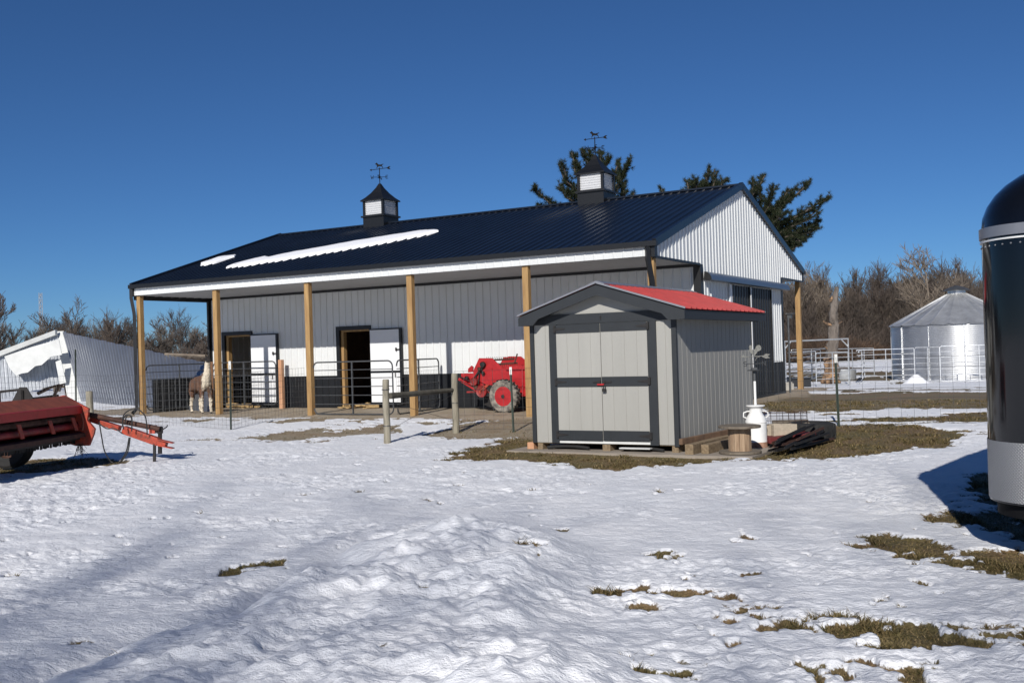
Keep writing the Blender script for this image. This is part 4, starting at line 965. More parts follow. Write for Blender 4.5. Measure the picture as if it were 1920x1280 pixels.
m_ = nseg*4; fs = [(2*k, 2*((k+1) % m_), 2*((k+1) % m_)+1, 2*k+1) for k in range(m_)]
q.add(vs, fs); q.build('bin_roof', M['bin_roof'], gb)
q = MB(); q.lathe([(.44, zr-.05), (.44, zr+.18), (.40, zr+.19)], 24); cap_ = q.build('bin_collar', M['bin_wall'], gb, smooth=True)
q = MB(); q.lathe([(.66, zr+.16), (.68, zr+.18), (.30, zr+.36), (.05, zr+.42)], 24); q.build('bin_cap', M['galv_dark'], gb)

# ------------------------------------------------------------------ collapsed building, left
cz = lambda x, y: float(Tz(x, y))
P1 = at(118, 622, 42); P2 = at(388, 680, 33); P4 = GT(153, 752); P3 = np.array([-8.6, 29.2, 0.0])
cbd = thing('collapsed_shed', 'collapsed old steel shed with tilted corrugated roof and torn white end wall', 'ruined building', (P1[0], P1[1], 0))
O1 = np.array([P1[0], P1[1], 0])
def quadsheet(A, B, Cc, D, n, amp, name, m, flat=.35):   # ribs run A->D and B->C; n ribs from A to B
    A, B, Cc, D = (np.array(q_)-O1 for q_ in (A, B, Cc, D)); nn = np.cross(B-A, D-A); nn /= np.linalg.norm(nn)
    if nn[2] < 0: nn = -nn
    q = MB(); vs = []; cols = []
    for i in range(n):
        for t_, h_ in ((0, 0), (flat, 0), (flat+.2, amp), (.8, amp)): cols.append(((i+t_)/n, h_))
    cols.append((1, 0)); rows = 2
    for c, h_ in cols:
        top = A+(B-A)*c; bot = D+(Cc-D)*c; jag = .05*math.sin(c*97)+.03*math.sin(c*41)
        for k in range(rows):
            t_ = k/(rows-1); sag = -.03*math.sin(PI*t_)*math.sin(PI*c); vs.append(top+(bot-top)*t_+nn*(h_+sag)+ez*(.25*jag if k == 0 else 0))
    fs = [(i*rows+k, (i+1)*rows+k, (i+1)*rows+k+1, i*rows+k+1) for i in range(len(cols)-1) for k in range(rows-1)]
    q.add(vs, fs); return q.build(name, m, cbd)
quadsheet(P1, P2, P3, P4, 46, .075, 'roof', M['old_roof'])
q = MB(); tA = P1-O1; tB = P4-O1; sd_ = np.array([-.55, -.10, 0]); q.add([tA+sd_*.5+(0, 0, .03), tA+(.05, -.05, .03), tB+(.05, -.05, 0), tB+sd_*.9, tA+sd_*.5+(0, .12, 0), tA+(.05, .1, 0), tB+(.05, .1, 0), tB+sd_*.9+(0, .12, 0)], [(0, 3, 2, 1), (4, 5, 6, 7), (0, 1, 5, 4), (1, 2, 6, 5), (2, 3, 7, 6), (3, 0, 4, 7)]); q.build('barge_board', M['white_board'], cbd)
# torn end wall
W1 = at(108, 626, 41.8); W0 = at(-60, 690, 40.5); W2 = at(124, 716, 41.6); W3 = at(70, 745, 41.2); Wb = at(-60, 775, 40.2)
quadsheet(W0, W1, W2+np.array([0, 0, -.0]), at(-60, 765, 40.2), 26, .03, 'end_wall', M['old_steel'])
q = MB(); poly = [at(x, y, 40.6)-O1 for x, y in [(8, 668), (60, 650), (110, 636), (116, 665), (96, 668), (78, 684), (66, 686), (52, 698), (40, 700), (30, 704), (18, 690)]]
n = len(poly); q.add([p for p in poly]+[p+np.array([0, .03, 0]) for p in poly], [tuple(range(n))[::-1], tuple(range(n, 2*n))]+[(i, (i+1) % n, n+(i+1) % n, n+i) for i in range(n)]); q.build('white_sheet', M['white_board'], cbd)
q = MB(); poly = [at(x, y, 40.5)-O1 for x, y in [(104, 678), (114, 674), (124, 717), (112, 720)]]; q.add([p for p in poly]+[p+np.array([0, .03, 0]) for p in poly], [(3, 2, 1, 0), (4, 5, 6, 7), (0, 1, 5, 4), (1, 2, 6, 5), (2, 3, 7, 6), (3, 0, 4, 7)]); q.build('white_sheet', M['white_board'], cbd)
q = MB(); q.obox((W0+W1)/2-O1+np.array([0, -.12, .06]), (W1-W0)/2, (0, .1, 0), (0, 0, .10)); q.build('eave_board', M['white_board'], cbd)
q = MB(); bk = at(105, 700, 42.3)-O1
for a, b in (((70, 738), (122, 712)), ((100, 745), (126, 690)), ((128, 755), (118, 690)), ((135, 758), (124, 700)), ((60, 748), (110, 742))):
    pa_, pb_ = at(*a, 42.0)-O1, at(*b, 42.2)-O1; q.tube([pa_, pb_], .07, 4)
q.build('broken_frame', M['old_board'], cbd)
q = MB(); q.tube([at(310, 664, 35)-O1, at(388, 668, 33.5)-O1], [.05, .06], 5); q.build('loose_pole', M['bark_pale'], cbd)

# ------------------------------------------------------------------ trailer
td = np.array([.615, .788]); td /= np.linalg.norm(td); tw = np.array([td[1], -td[0]])
TW = 2.0
def foot(nc=10):
    pts = [(0.0, -4.6), (0.0, -3), (0, -1.6), (0.0, -.55)]
    for i in range(1, nc+1):   # left rounded corner
        a = PI/2*i/nc; pts.append((.42-.42*math.cos(a)**1.0, -.55+.50*math.sin(a)+.0))
    for i in range(1, 9): t_ = i/9; a = .42+(TW-.84)*t_; pts.append((a, -.05+.16*math.sin(PI*t_)))
    for i in range(nc, -1, -1): a = PI/2*i/nc; pts.append((TW-.42+.42*math.cos(a), -.55+.50*math.sin(a)))
    pts += [(TW, -1.6), (TW, -3), (TW, -4.6)]
    return pts
FT = foot()
# tangent point placed at (3.5, 7.6)
def tworld(a, b): return tw*a - td*b
vdirr = np.array([3.5, 7.6])/np.linalg.norm([3.5, 7.6]); nr_ = np.array([vdirr[1], -vdirr[0]])
lead = min(FT, key=lambda p: tworld(*p) @ nr_); off = np.array([3.5, 7.6])-tworld(*lead)
trl = thing('horse_trailer', 'glossy black rounded nose horse trailer with diamond plate gravel guard', 'trailer', (off[0], off[1], ZG))
def ring(z, d=0, grow=0):
    out = []
    for a, b in FT:
        a2 = TW/2+(a-TW/2)*(1-d/(TW/2))+(grow*(-1 if a < TW/2 else 1) if abs(a-TW/2) > .3 else 0); b2 = -2.5+(b+2.5)*(1-d/2.6)+(grow if b > -.5 else 0)
        w_ = tworld(a2, b2); out.append((w_[0], w_[1], z))
    return out
def loft(rings, name, m, close=True, smooth=True, parent=trl):
    q = MB(); n = len(rings[0]); vs = [p for r_ in rings for p in r_]
    fs = [(i*n+k, i*n+(k+1) % n, (i+1)*n+(k+1) % n, (i+1)*n+k) for i in range(len(rings)-1) for k in range(n)]
    if close: fs += [tuple(range(n))[::-1], tuple((len(rings)-1)*n+k for k in range(n))]
    q.add(vs, fs); return q.build(name, m, parent, smooth=smooth)
body = loft([ring(.40), ring(.42), ring(1.0), ring(1.6), ring(2.30)], 'body', M['gloss_black'], close=True)
loft([ring(2.37)]+[ring(2.37+.50*math.sin(a), .62*(1-math.cos(a))) for a in [PI/2*i/9 for i in range(1, 10)]], 'roof', M['gloss_black'])
loft([ring(2.30, 0, .012), ring(2.375, 0, .012)], 'roof_trim', M['alu_trim'])
loft([ring(2.272, 0, .008), ring(2.284, 0, .008)], 'white_stripe', M['white_paint'])
# gravel guard only round the nose
def band(z0, z1, grow, sel, name, m, uv=True):
    q = MB(); pts = [p for p in FT if sel(p)]; vs = []; L = 0; us = []
    for i, (a, b) in enumerate(pts):
        if i: L += math.hypot(a-pts[i-1][0], b-pts[i-1][1])
        us.append(L)
        # outward normal approx
        j0, j1 = max(0, i-1), min(len(pts)-1, i+1); tx, ty = pts[j1][0]-pts[j0][0], pts[j1][1]-pts[j0][1]; l = math.hypot(tx, ty); nx, ny = -ty/l, tx/l
        w_ = tworld(a+nx*grow, b+ny*grow); vs += [(w_[0], w_[1], z0), (w_[0], w_[1], z1)]
    fs = [(2*i, 2*i+2, 2*i+3, 2*i+1) for i in range(len(pts)-1)]; q.add(vs, fs); o = q.build(name, m, trl, smooth=True)
    me = o.data; ul = me.uv_layers.new(name='UV')
    for p in me.polygons:
        for li in p.loop_indices: vi = me.loops[li].vertex_index; ul.data[li].uv = (us[vi//2], (z1 if vi % 2 else z0))
    return o
band(.415, .84, .006, lambda p: p[1] > -.62, 'gravel_guard', M['diamond'])
band(.30, .40, -.05, lambda p: p[1] > -3.5, 'underbody_shade', M['black_vent'])  # black band below the body, standing in for the undercarriage shadow
q = MB()
def tb(a0, a1, b0, b1, z0, z1):
    c = tworld((a0+a1)/2, (b0+b1)/2); ux = tw*(a1-a0)/2; uy = td*(b1-b0)/2; q.obox((c[0], c[1], (z0+z1)/2), (ux[0], ux[1], 0), (uy[0], uy[1], 0), (0, 0, (z1-z0)/2))
tb(-.035, .0, -.85, -.80, .42, 2.26); tb(-.06, .0, -.80, -.76, 1.86, 2.06); tb(-.05, 0, -.8, -.76, .55, .66); q.build('side_door_hinge', M['black_vent'], trl)
q = MB(); tb(-.02, -.002, -1.5, -.86, .5, 2.1); q.build('side_door', M['gloss_black'], trl)
for bb_ in (-3.1, -3.95):
    for aa_ in (.13, TW-.13):
        c = tworld(aa_, bb_); wh = MB(); n = 22; R_ = .36
        for (r0, w0), nm in (((R_, .1), 'wheel'),):
            for k in range(2): pass
        vs = []; prof = [(.2, -.09), (.33, -.1), (.36, -.07), (.36, .07), (.33, .1), (.2, .09)]
        for rr, ww in prof:
            for k in range(n):
                an = 2*PI*k/n; h_ = td*rr*math.cos(an); vs.append((c[0]+tw[0]*ww+h_[0], c[1]+tw[1]*ww+h_[1], .36+rr*math.sin(an)))
        fs = [(i*n+k, i*n+(k+1) % n, (i+1)*n+(k+1) % n, (i+1)*n+k) for i in range(5) for k in range(n)]+[tuple(range(n))[::-1], tuple(5*n+k for k in range(n))]
        wh.add(vs, fs); wh.build('wheel', M['rubber'], trl, smooth=True)
for (a_, b_) in ((.30, -.155), (.62, .0), (1.0, .075), (1.38, .0)):
    q = MB(); c = tworld(a_, b_); q.obox((c[0], c[1], 2.34), tuple(tw*.03)+(0,), tuple(-td*.03)+(0,), (0, 0, .014)); q.build('marker_light', M['orange_red'], trl)
q = MB()
for i_, (a_, b_) in enumerate(FT):
    if b_ < -.62: continue
    for zz_ in (.825, 2.24):
        c = tworld(a_, b_); q.lathe([(.0001, -.006), (.006, -.004), (.007, 0), (.006, .004), (.0001, .006)], 6, c=(c[0], c[1], zz_))
q.each('rivet', M['alu_trim'], trl)
q = MB()
for aa_ in (.45, TW-.45): p0_ = tworld(aa_, -.3); p1_ = tworld(TW/2, 1.3); q.tube([(p0_[0], p0_[1], .42), (p1_[0], p1_[1], .42)], .05, 4)
p1_ = tworld(TW/2, 1.25); q.tube([(p1_[0], p1_[1], .0), (p1_[0], p1_[1], .8)], .035, 8); p2_ = tworld(TW/2, 1.5); q.tube([(p1_[0], p1_[1], .45), (p2_[0], p2_[1], .45)], .06, 6); q.build('hitch', M['black_vent'], trl)

# ------------------------------------------------------------------ red mower with tongue (far left)
MO = np.array([-6.82, 16.15, ZG]); mu = np.array([.10, .995, 0]); mv = np.array([.995, -.10, 0])
mow = thing('hay_mower', 'faded red pull type hay mower with long tongue parked on the snow', 'farm machine', MO)
def mp_(u, v, z): return mu*u + mv*v + ez*z
def mprism(poly, u0, u1, name, m, parent=mow, bevel=0):
    q = MB(); q.prism(poly, lambda a, b: mp_(u0, a, b), lambda a, b: mp_(u1, a, b)); return q.build(name, m, parent, bevel=bevel)
mprism([(-1.15, .95), (-.24, 1.09), (0.0, .94), (.0, .925), (-.24, 1.075), (-1.15, .935)], -2.75, .0, 'hood', M['rust_red'])
mprism([(0, .94), (.02, .93), (.02, .81), (0, .81)], -2.75, -.0, 'hood_lip', M['red'])
mprism([(-.28, 1.10), (.13, .88), (.10, .70), (.22, .56), (.20, .48), (.12, .30), (-.10, .30), (-.45, .42), (-.9, .5), (-1.15, .95)], .0, .05, 'end_shield', M['orange_red'])
mprism([(-.28, 1.10), (.13, .88), (.10, .70), (.16, .50), (.12, .30), (-.10, .30), (-.45, .42), (-.9, .5), (-1.15, .95)], -2.80, -2.75, 'end_shield', M['orange_red'])
mprism([(-.26, 1.03), (-.20, 1.03), (-.55, .4), (-.6, .4)], -2.75, .0, 'back_panel', M['red_dark'])
mprism([(-.02, .52), (.06, .50), (.07, .44), (-.02, .44)], -2.75, .05, 'cutter_bar', M['rust'])
mprism([(-.5, .50), (-.02, .50), (-.02, .40), (-.5, .36)], -2.75, .0, 'lower_frame', M['iron'])
for i, (v_, z_, r_, m) in enumerate(((-.08, .62, .055, 'red_dark'), (-.14, .74, .05, 'rust'), (-.05, .83, .02, 'red_dark'))):
    q = MB(); n = 28; q.tube([mp_(-2.7+2.7*k/n, v_, z_) for k in range(n+1)], [r_*(1+(.25 if (i == 1 and k % 2) else 0)) for k in range(n+1)], 10); q.build('roller', M[m], mow, smooth=(i != 1))
for u_ in (-.25, -.9, -1.7, -2.4):
    q = MB(); q.obox(mp_(u_, .03, .66), mu*.045, mv*.008, ez*.10+mv*-.03); q.build('bracket', M['orange_red'], mow)
q = MB()
for k in range(60): 
    u_ = -2.7+k*.046; q.obox(mp_(u_, -.12+.02*math.sin(k), .40-.006*(k % 3)), mu*.026, mv*.004, ez*.055)
q.build('rubber_curtain', M['rubber'], mow)
q = MB()
for k in range(26):
    q.tube([mp_(-.1+R.uniform(-.08, .12), .02, .34), mp_(-.1+R.uniform(-.14, .16), .02+R.uniform(-.05, .08), .34-R.uniform(.08, .22))], .003, 3)
q.build('caught_hay', M['rust'], mow)
# ring guard on end shield
q = MB(); q.tube([mp_(-.02, -.12+.17*math.cos(a), .66+.24*math.sin(a)) for a in [PI*1.2*k/14-.5 for k in range(15)]], .014, 6); q.build('end_ring', M['rust_red'], mow)
# slow vehicle emblem, seen from its dark side
q = MB(); q.prism([(-.18, 0), (.18, 0), (.055, .21), (-.055, .21)], lambda a, b: mp_(-.55+a*.0, -.62+a, 1.05+b), lambda a, b: mp_(-.53, -.62+a, 1.05+b)); em = q.build('emblem_plate', M['iron'], mow)
q = MB(); q.box(-.02, .02, -.01, .01, 0, .2); q.v = [tuple(mp_(-.57, -.62+x_*.9, 1.02+z_)) for x_, y_, z_ in q.v]; q.build('emblem_bracket', M['iron'], em)
q = MB(); q.tube([mp_(-.3, -1.6, 1.16), mp_(-.3, -.78, 1.22)], .022, 6); q.tube([mp_(-.3, -1.15, .95), mp_(-.3, -1.15, 1.2)], .014, 5); q.build('lift_bar', M['iron'], mow)
# wheel
for uu in (-.35, -2.5):
    c = mp_(uu, -.98, .36); wh = MB(); n = 28; prof = [(.19, -.10), (.31, -.12), (.355, -.09), (.36, 0), (.355, .09), (.31, .12), (.19, .10)]; vs = []
    for rr, ww in prof:
        for k in range(n): an = 2*PI*k/n; vs.append(c+mu*ww+mv*rr*math.cos(an)+ez*rr*math.sin(an))
    fs = [(i*n+k, i*n+(k+1) % n, (i+1)*n+(k+1) % n, (i+1)*n+k) for i in range(6) for k in range(n)]
    wh.add(vs, fs); w_ = wh.build('wheel', M['rubber'], mow, smooth=True)
    wh = MB(); vs = []; prof = [(.20, -.09), (.18, -.03), (.08, -.02), (.06, -.07), (.0001, -.07)]
    for rr, ww in prof:
        for k in range(n): an = 2*PI*k/n; vs.append(c+mu*ww+mv*rr*math.cos(an)+ez*rr*math.sin(an))
    fs = [(i*n+k, i*n+(k+1) % n, (i+1)*n+(k+1) % n, (i+1)*n+k) for i in range(4) for k in range(n)]
    wh.add(vs, fs); wh.build('rim', M['rust'], w_, smooth=True)
# tongue
def mpx(px, py, Y): return at(px, py, Y)-MO
q = MB(); a0, a1 = mpx(166, 777, 16.4), mpx(300, 804, 16.3); q.tube([a0, a1], .042, 8); q.build('drive_shaft', M['rust'], mow, smooth=True)
q = MB(); a0, a1, a2 = mpx(170, 785, 16.5), mpx(225, 803, 16.4), mpx(323, 836, 16.3)
def barq(q, a, b, hw, hh): 
    u = (b-a)/2; un = u/np.linalg.norm(u); s = np.cross(un, (0, 0, 1)); s /= np.linalg.norm(s); q.obox((a+b)/2, u, s*hw, np.cross(s, un)*hh)
barq(q, a0, a1, .05, .04); barq(q, mpx(232, 805, 16.4), mpx(297, 828, 16.3), .055, .062); q.build('tongue', M['orange_red'], mow, bevel=.006)
q = MB(); barq(q, mpx(296, 823, 16.27), mpx(325, 830, 16.25), .05, .007); barq(q, mpx(296, 834, 16.27), mpx(325, 840, 16.25), .05, .007); barq(q, mpx(292, 826, 16.3), mpx(312, 834, 16.27), .045, .035); q.build('hitch', M['orange_red'], mow)
q = MB(); q.tube([mpx(300, 799, 16.35), mpx(300, 850, 16.35)], .034, 8); q.tube([mpx(300, 800, 16.35), mpx(300, 812, 16.35)], .05, 8); q.tube([mpx(303, 806, 16.3), mpx(313, 800, 16.3), mpx(314, 796, 16.3)], .010, 5); q.tube([mpx(290, 822, 16.3), mpx(289.5, 868, 16.2)], .026, 8); q.build('jack_stand', M['iron'], mow, smooth=True)
q = MB(); barq(q, mpx(287, 797, 16.35), mpx(287, 812, 16.35), .05, .045); q.build('jack_bracket', M['orange_red'], mow)
for pts in ([(186, 790), (190, 815), (196, 845), (207, 864), (212, 866)], [(244, 820), (240, 845), (230, 862), (223, 867)], [(242, 820), (237, 845), (226, 864), (222, 867)],
            [(230, 800), (231, 780), (240, 770), (252, 766), (262, 769), (272, 780), (275, 795), (276, 815)], [(234, 796), (237, 781), (243, 778), (247, 786), (247, 808)], [(186, 794), (200, 803), (215, 803), (229, 812)], [(232, 805), (230, 790), (236, 778), (246, 780), (248, 795)]):
    q = MB(); P = [mpx(x_, y_, 16.2) for x_, y_ in pts]; sm = []
    for i in range(len(P)-1):
        p0_, p1_, p2_, p3_ = P[max(0, i-1)], P[i], P[i+1], P[min(len(P)-1, i+2)]
        for k in range(5):
            t_ = k/5; sm.append(.5*((2*p1_)+(-p0_+p2_)*t_+(2*p0_-5*p1_+4*p2_-p3_)*t_*t_+(-p0_+3*p1_-3*p2_+p3_)*t_**3))
    sm.append(P[-1]); q.tube(sm, .010, 6); q.build('hose', M['hose'], mow, smooth=True)

# ------------------------------------------------------------------ manure spreader in the porch
YS = 1.35
def sb(px, py, Y=YS): return bw(px, py, Y)
Z4 = lambda x, y: (840+x/8, 640+y/8)
org = fromB(-4.46, YS, 0); spd = thing('manure_spreader', 'bright red manure spreader with beater tines parked under the porch', 'farm machine', BO, BYAW)
def flat(pts, Y0, Y1, name, m, parent=spd, yp=YS, bevel=0):
    P = [sb(*Z4(*p), yp) for p in pts]; q = MB(); q.prism([(p[0], p[2]) for p in P], lambda a, b: (a, Y0, b), lambda a, b: (a, Y1, b)); return q.build(name, m, parent, bevel=bevel)
side = [(370, 455), (465, 250), (655, 250), (800, 380), (820, 405), (1170, 410), (1450, 415), (1450, 815), (1100, 820), (900, 700), (560, 640), (480, 600)]
flat(side, YS, YS+.03, 'side_panel', M['red']); flat(side, YS+1.2, YS+1.23, 'side_panel', M['red'])
P = [sb(*Z4(*p)) for p in [(880, 395), (1450, 400)]]
q = MB(); q.box(P[0][0], P[1][0], YS-.05, YS+.04, P[0][2]-.05, P[0][2]+.04); q.box(P[0][0], P[1][0], YS-.03, YS+.02, sb(*Z4(1100, 670))[2]-.02, sb(*Z4(1100, 670))[2]+.02)
for xx in (655, 1120): p = sb(*Z4(xx, 400)); q.box(p[0]-.02, p[0]+.02, YS-.03, YS, sb(*Z4(xx, 800 if xx > 900 else 640))[2], p[2])
q.build('side_rail', M['red'], spd)
flat([(430, 480), (180, 480), (180, 560), (430, 730), (530, 700), (500, 560)], YS+.05, YS+.09, 'rear_frame', M['red'])
flat([(220, 470), (220, 415), (270, 365), (300, 390), (285, 465)], YS+.25, YS+.28, 'paddle', M['red']); flat([(300, 460), (330, 400), (365, 420), (355, 470)], YS+.35, YS+.38, 'paddle', M['red'])
flat([(170, 560), (235, 640), (200, 660), (170, 640)], YS+.2, YS+.24, 'paddle', M['red_dark'])
p0_ = sb(*Z4(170, 560)); p1_ = sb(*Z4(440, 735)); q = MB(); barq(q, np.array([p0_[0], YS-.02, p0_[2]]), np.array([p1_[0], YS-.02, p1_[2]]), .025, .03); q.build('frame_arm', M['red'], spd)
# far box higher panel
flat([(850, 300), (905, 224), (1090, 224), (1180, 300), (1450, 320), (1450, 420), (850, 420)], YS+1.0, YS+1.03, 'far_panel', M['red'], yp=YS+1.0)
# rake beater with tines
a = sb(*Z4(590, 285), YS+.5); b = sb(*Z4(990, 262), YS+.5); q = MB(); q.tube([(a[0]-.1, YS+.5, a[2]), (b[0], YS+.5, b[2])], .022, 8)
for k in range(14):
    x_ = a[0]+(b[0]-a[0])*k/13; q.tube([(x_, YS+.5, a[2]), (x_, YS+.47, a[2]+.09)], [.012, .005], 5)
a = sb(*Z4(760, 340), YS+.4); b = sb(*Z4(1040, 340), YS+.4); q.tube([(a[0], YS+.4, a[2]), (b[0], YS+.4, b[2]+.03)], .02, 7)
for k in range(10): x_ = a[0]+(b[0]-a[0])*k/9; q.tube([(x_, YS+.4, a[2]+.03), (x_, YS+.38, a[2]-.06)], [.01, .005], 5)
q.tube([(b[0]-.05, YS+.35, b[2]+.02), (b[0]-.05, YS+.5, b[2]+.25)], .02, 6); q.build('beater', M['rust'], spd)
# pulleys, chain guards
def disc(px, py, r, m, name='pulley', Y=YS-.06, spokes=False):
    p = sb(*Z4(px, py)); q = MB(); q.lathe([(r*.25, Y-.02), (r*.8, Y-.015), (r, Y-.03), (r, Y+.03), (r*.3, Y+.03)], 20, c=(p[0], 0, p[2]), axis='y'); return q.build(name, m, spd, smooth=True)
disc(540, 345, .07, M['iron']); disc(490, 410, .045, M['rust']); disc(410, 600, .10, M['red_dark']); disc(525, 745, .145, M['red_dark']); disc(300, 545, .045, M['iron']); disc(560, 700, .05, M['rust']); disc(440, 690, .05, M['rust']); disc(540, 470, .04, M['iron'])
q = MB()
for a, b, h in (((545, 340), (400, 560), .018), ((490, 410), (470, 640), .012), ((560, 340), (500, 430), .03), ((600, 650), (560, 790), .02), ((525, 470), (560, 490), .03), ((575, 655), (640, 720), .025), ((180, 520), (330, 580), .010), ((200, 590), (420, 690), .008)):
    pa_, pb_ = sb(*Z4(*a)), sb(*Z4(*b)); pa_[1] = pb_[1] = YS-.04; barq(q, pa_, pb_, .015, h)
q.build('drive_chain', M['iron'], spd)
flat([(490, 740), (600, 640), (640, 650), (590, 700), (500, 780)], YS-.08, YS-.03, 'chain_cover', M['orange_red'])
flat([(460, 840), (610, 850), (600, 1000), (480, 960)], YS+.2, YS+.6, 'axle_box', M['iron'])
# wheel
p = sb(*Z4(850, 835)); RW = .40; rimr = .235; wy = YS-.25
p = bw(*Z4(850, 832), wy); RWc = (p[0], 0, RW-.01)
q = MB(); q.lathe([(rimr, wy-.07), (rimr+.05, wy-.095), (RW-.04, wy-.10), (RW-.005, wy-.07), (RW-.01, wy), (RW-.005, wy+.07), (RW-.04, wy+.10), (rimr, wy+.08)], 40, c=RWc, axis='y'); w_ = q.build('wheel', M['mud_rubber'], spd, smooth=True)
q = MB()
for k in range(22):
    a = 2*PI*k/22
    for sgn in (-1, 1):
        a2 = a+(.07 if sgn > 0 else -.07); ca, sa = math.cos(a2), math.sin(a2); q.obox((RWc[0]+(RW-.0)*ca, wy+sgn*.05, RWc[2]+(RW)*sa), (.014*ca, 0, .014*sa), (-.018*sa*.6, .05*sgn, .018*ca*.6), (-.016*sa, 0, .016*ca))
q.build('tread', M['rubber'], w_)
q = MB(); q.lathe([(rimr, wy-.075), (rimr-.01, wy-.06), (rimr-.03, wy-.02), (.17, wy-.015), (.13, wy-.05), (.075, wy-.06), (.07, wy-.08), (.001, wy-.08)], 32, c=RWc, axis='y'); q.build('rim', M['red'], w_, smooth=True)
q = MB(); q.lathe([(.045, wy-.10), (.045, wy-.06), (.02, wy-.06)], 10, c=RWc, axis='y'); q.build('hub', M['iron'], w_)
q = MB(); wy2 = YS+1.45; q.lathe([(rimr, wy2-.07), (RW-.04, wy2-.10), (RW, wy2-.06), (RW, wy2+.06), (RW-.04, wy2+.10), (rimr, wy2+.07)], 30, c=RWc, axis='y'); q.build('wheel', M['rubber'], spd, smooth=True)
q = MB(); q.tube([(RWc[0], YS-.2, RWc[2]), (RWc[0], YS+1.4, RWc[2])], .04, 8); xb = sb(*Z4(1440, 700)); q.box(xb[0]-2.2, xb[0], YS+.03, YS+1.2, xb[2]-.1, xb[2]-.06); q.build('chassis', M['red_dark'], spd)

# ------------------------------------------------------------------ llama
def llama_material():
    m = mat('llama_coat', (.12, .06, .035), .95, 0, .4, 9, .03, 30, stretch=(1, 1, .35)); nt = m.node_tree; N = nt.nodes; L = nt.links; b = N['Principled BSDF']
    src = b.inputs['Base Color'].links[0].from_socket
    tc = N.new('ShaderNodeTexCoord'); sx = N.new('ShaderNodeSeparateXYZ'); L.new(tc.outputs['Object'], sx.inputs[0])
    nz = N.new('ShaderNodeTexNoise'); nz.inputs['Scale'].default_value = 7; L.new(tc.outputs['Object'], nz.inputs['Vector'])
    def ad(a, b2, op='ADD'):
        n = N.new('ShaderNodeMath'); n.operation = op
        for k, q_ in enumerate((a, b2)):
            if isinstance(q_, (int, float)): n.inputs[k].default_value = q_
            else: L.new(q_, n.inputs[k])
        return n.outputs[0]
    jit = ad(ad(nz.outputs['Fac'], .5, 'SUBTRACT'), .16, 'MULTIPLY')
    zz = ad(sx.outputs['Z'], jit); xx = ad(sx.outputs['X'], jit)      # X forward
    def step(v, e, w=.03):
        n = N.new('ShaderNodeMapRange'); n.inputs['From Min'].default_value = e-w; n.inputs['From Max'].default_value = e+w; L.new(v, n.inputs['Value']); return n.outputs[0]
    front = step(xx, .05); legs = ad(1, step(zz, .44), 'SUBTRACT'); white = ad(front, legs, 'MAXIMUM')
    head = step(zz, 1.42); feet = ad(1, step(sx.outputs['Z'], .055, .01), 'SUBTRACT'); black = ad(head, feet, 'MAXIMUM')
    def mx(f, a, col):
        n = N.new('ShaderNodeMix'); n.data_type = 'RGBA'; L.new(f, n.inputs['Factor']); L.new(a, n.inputs['A']); n.inputs['B'].default_value = (*col, 1); return n.outputs['Result']
    c = mx(white, src, (.62, .54, .42)); c = mx(black, c, (.018, .015, .014)); L.new(c, b.inputs['Base Color']); return m
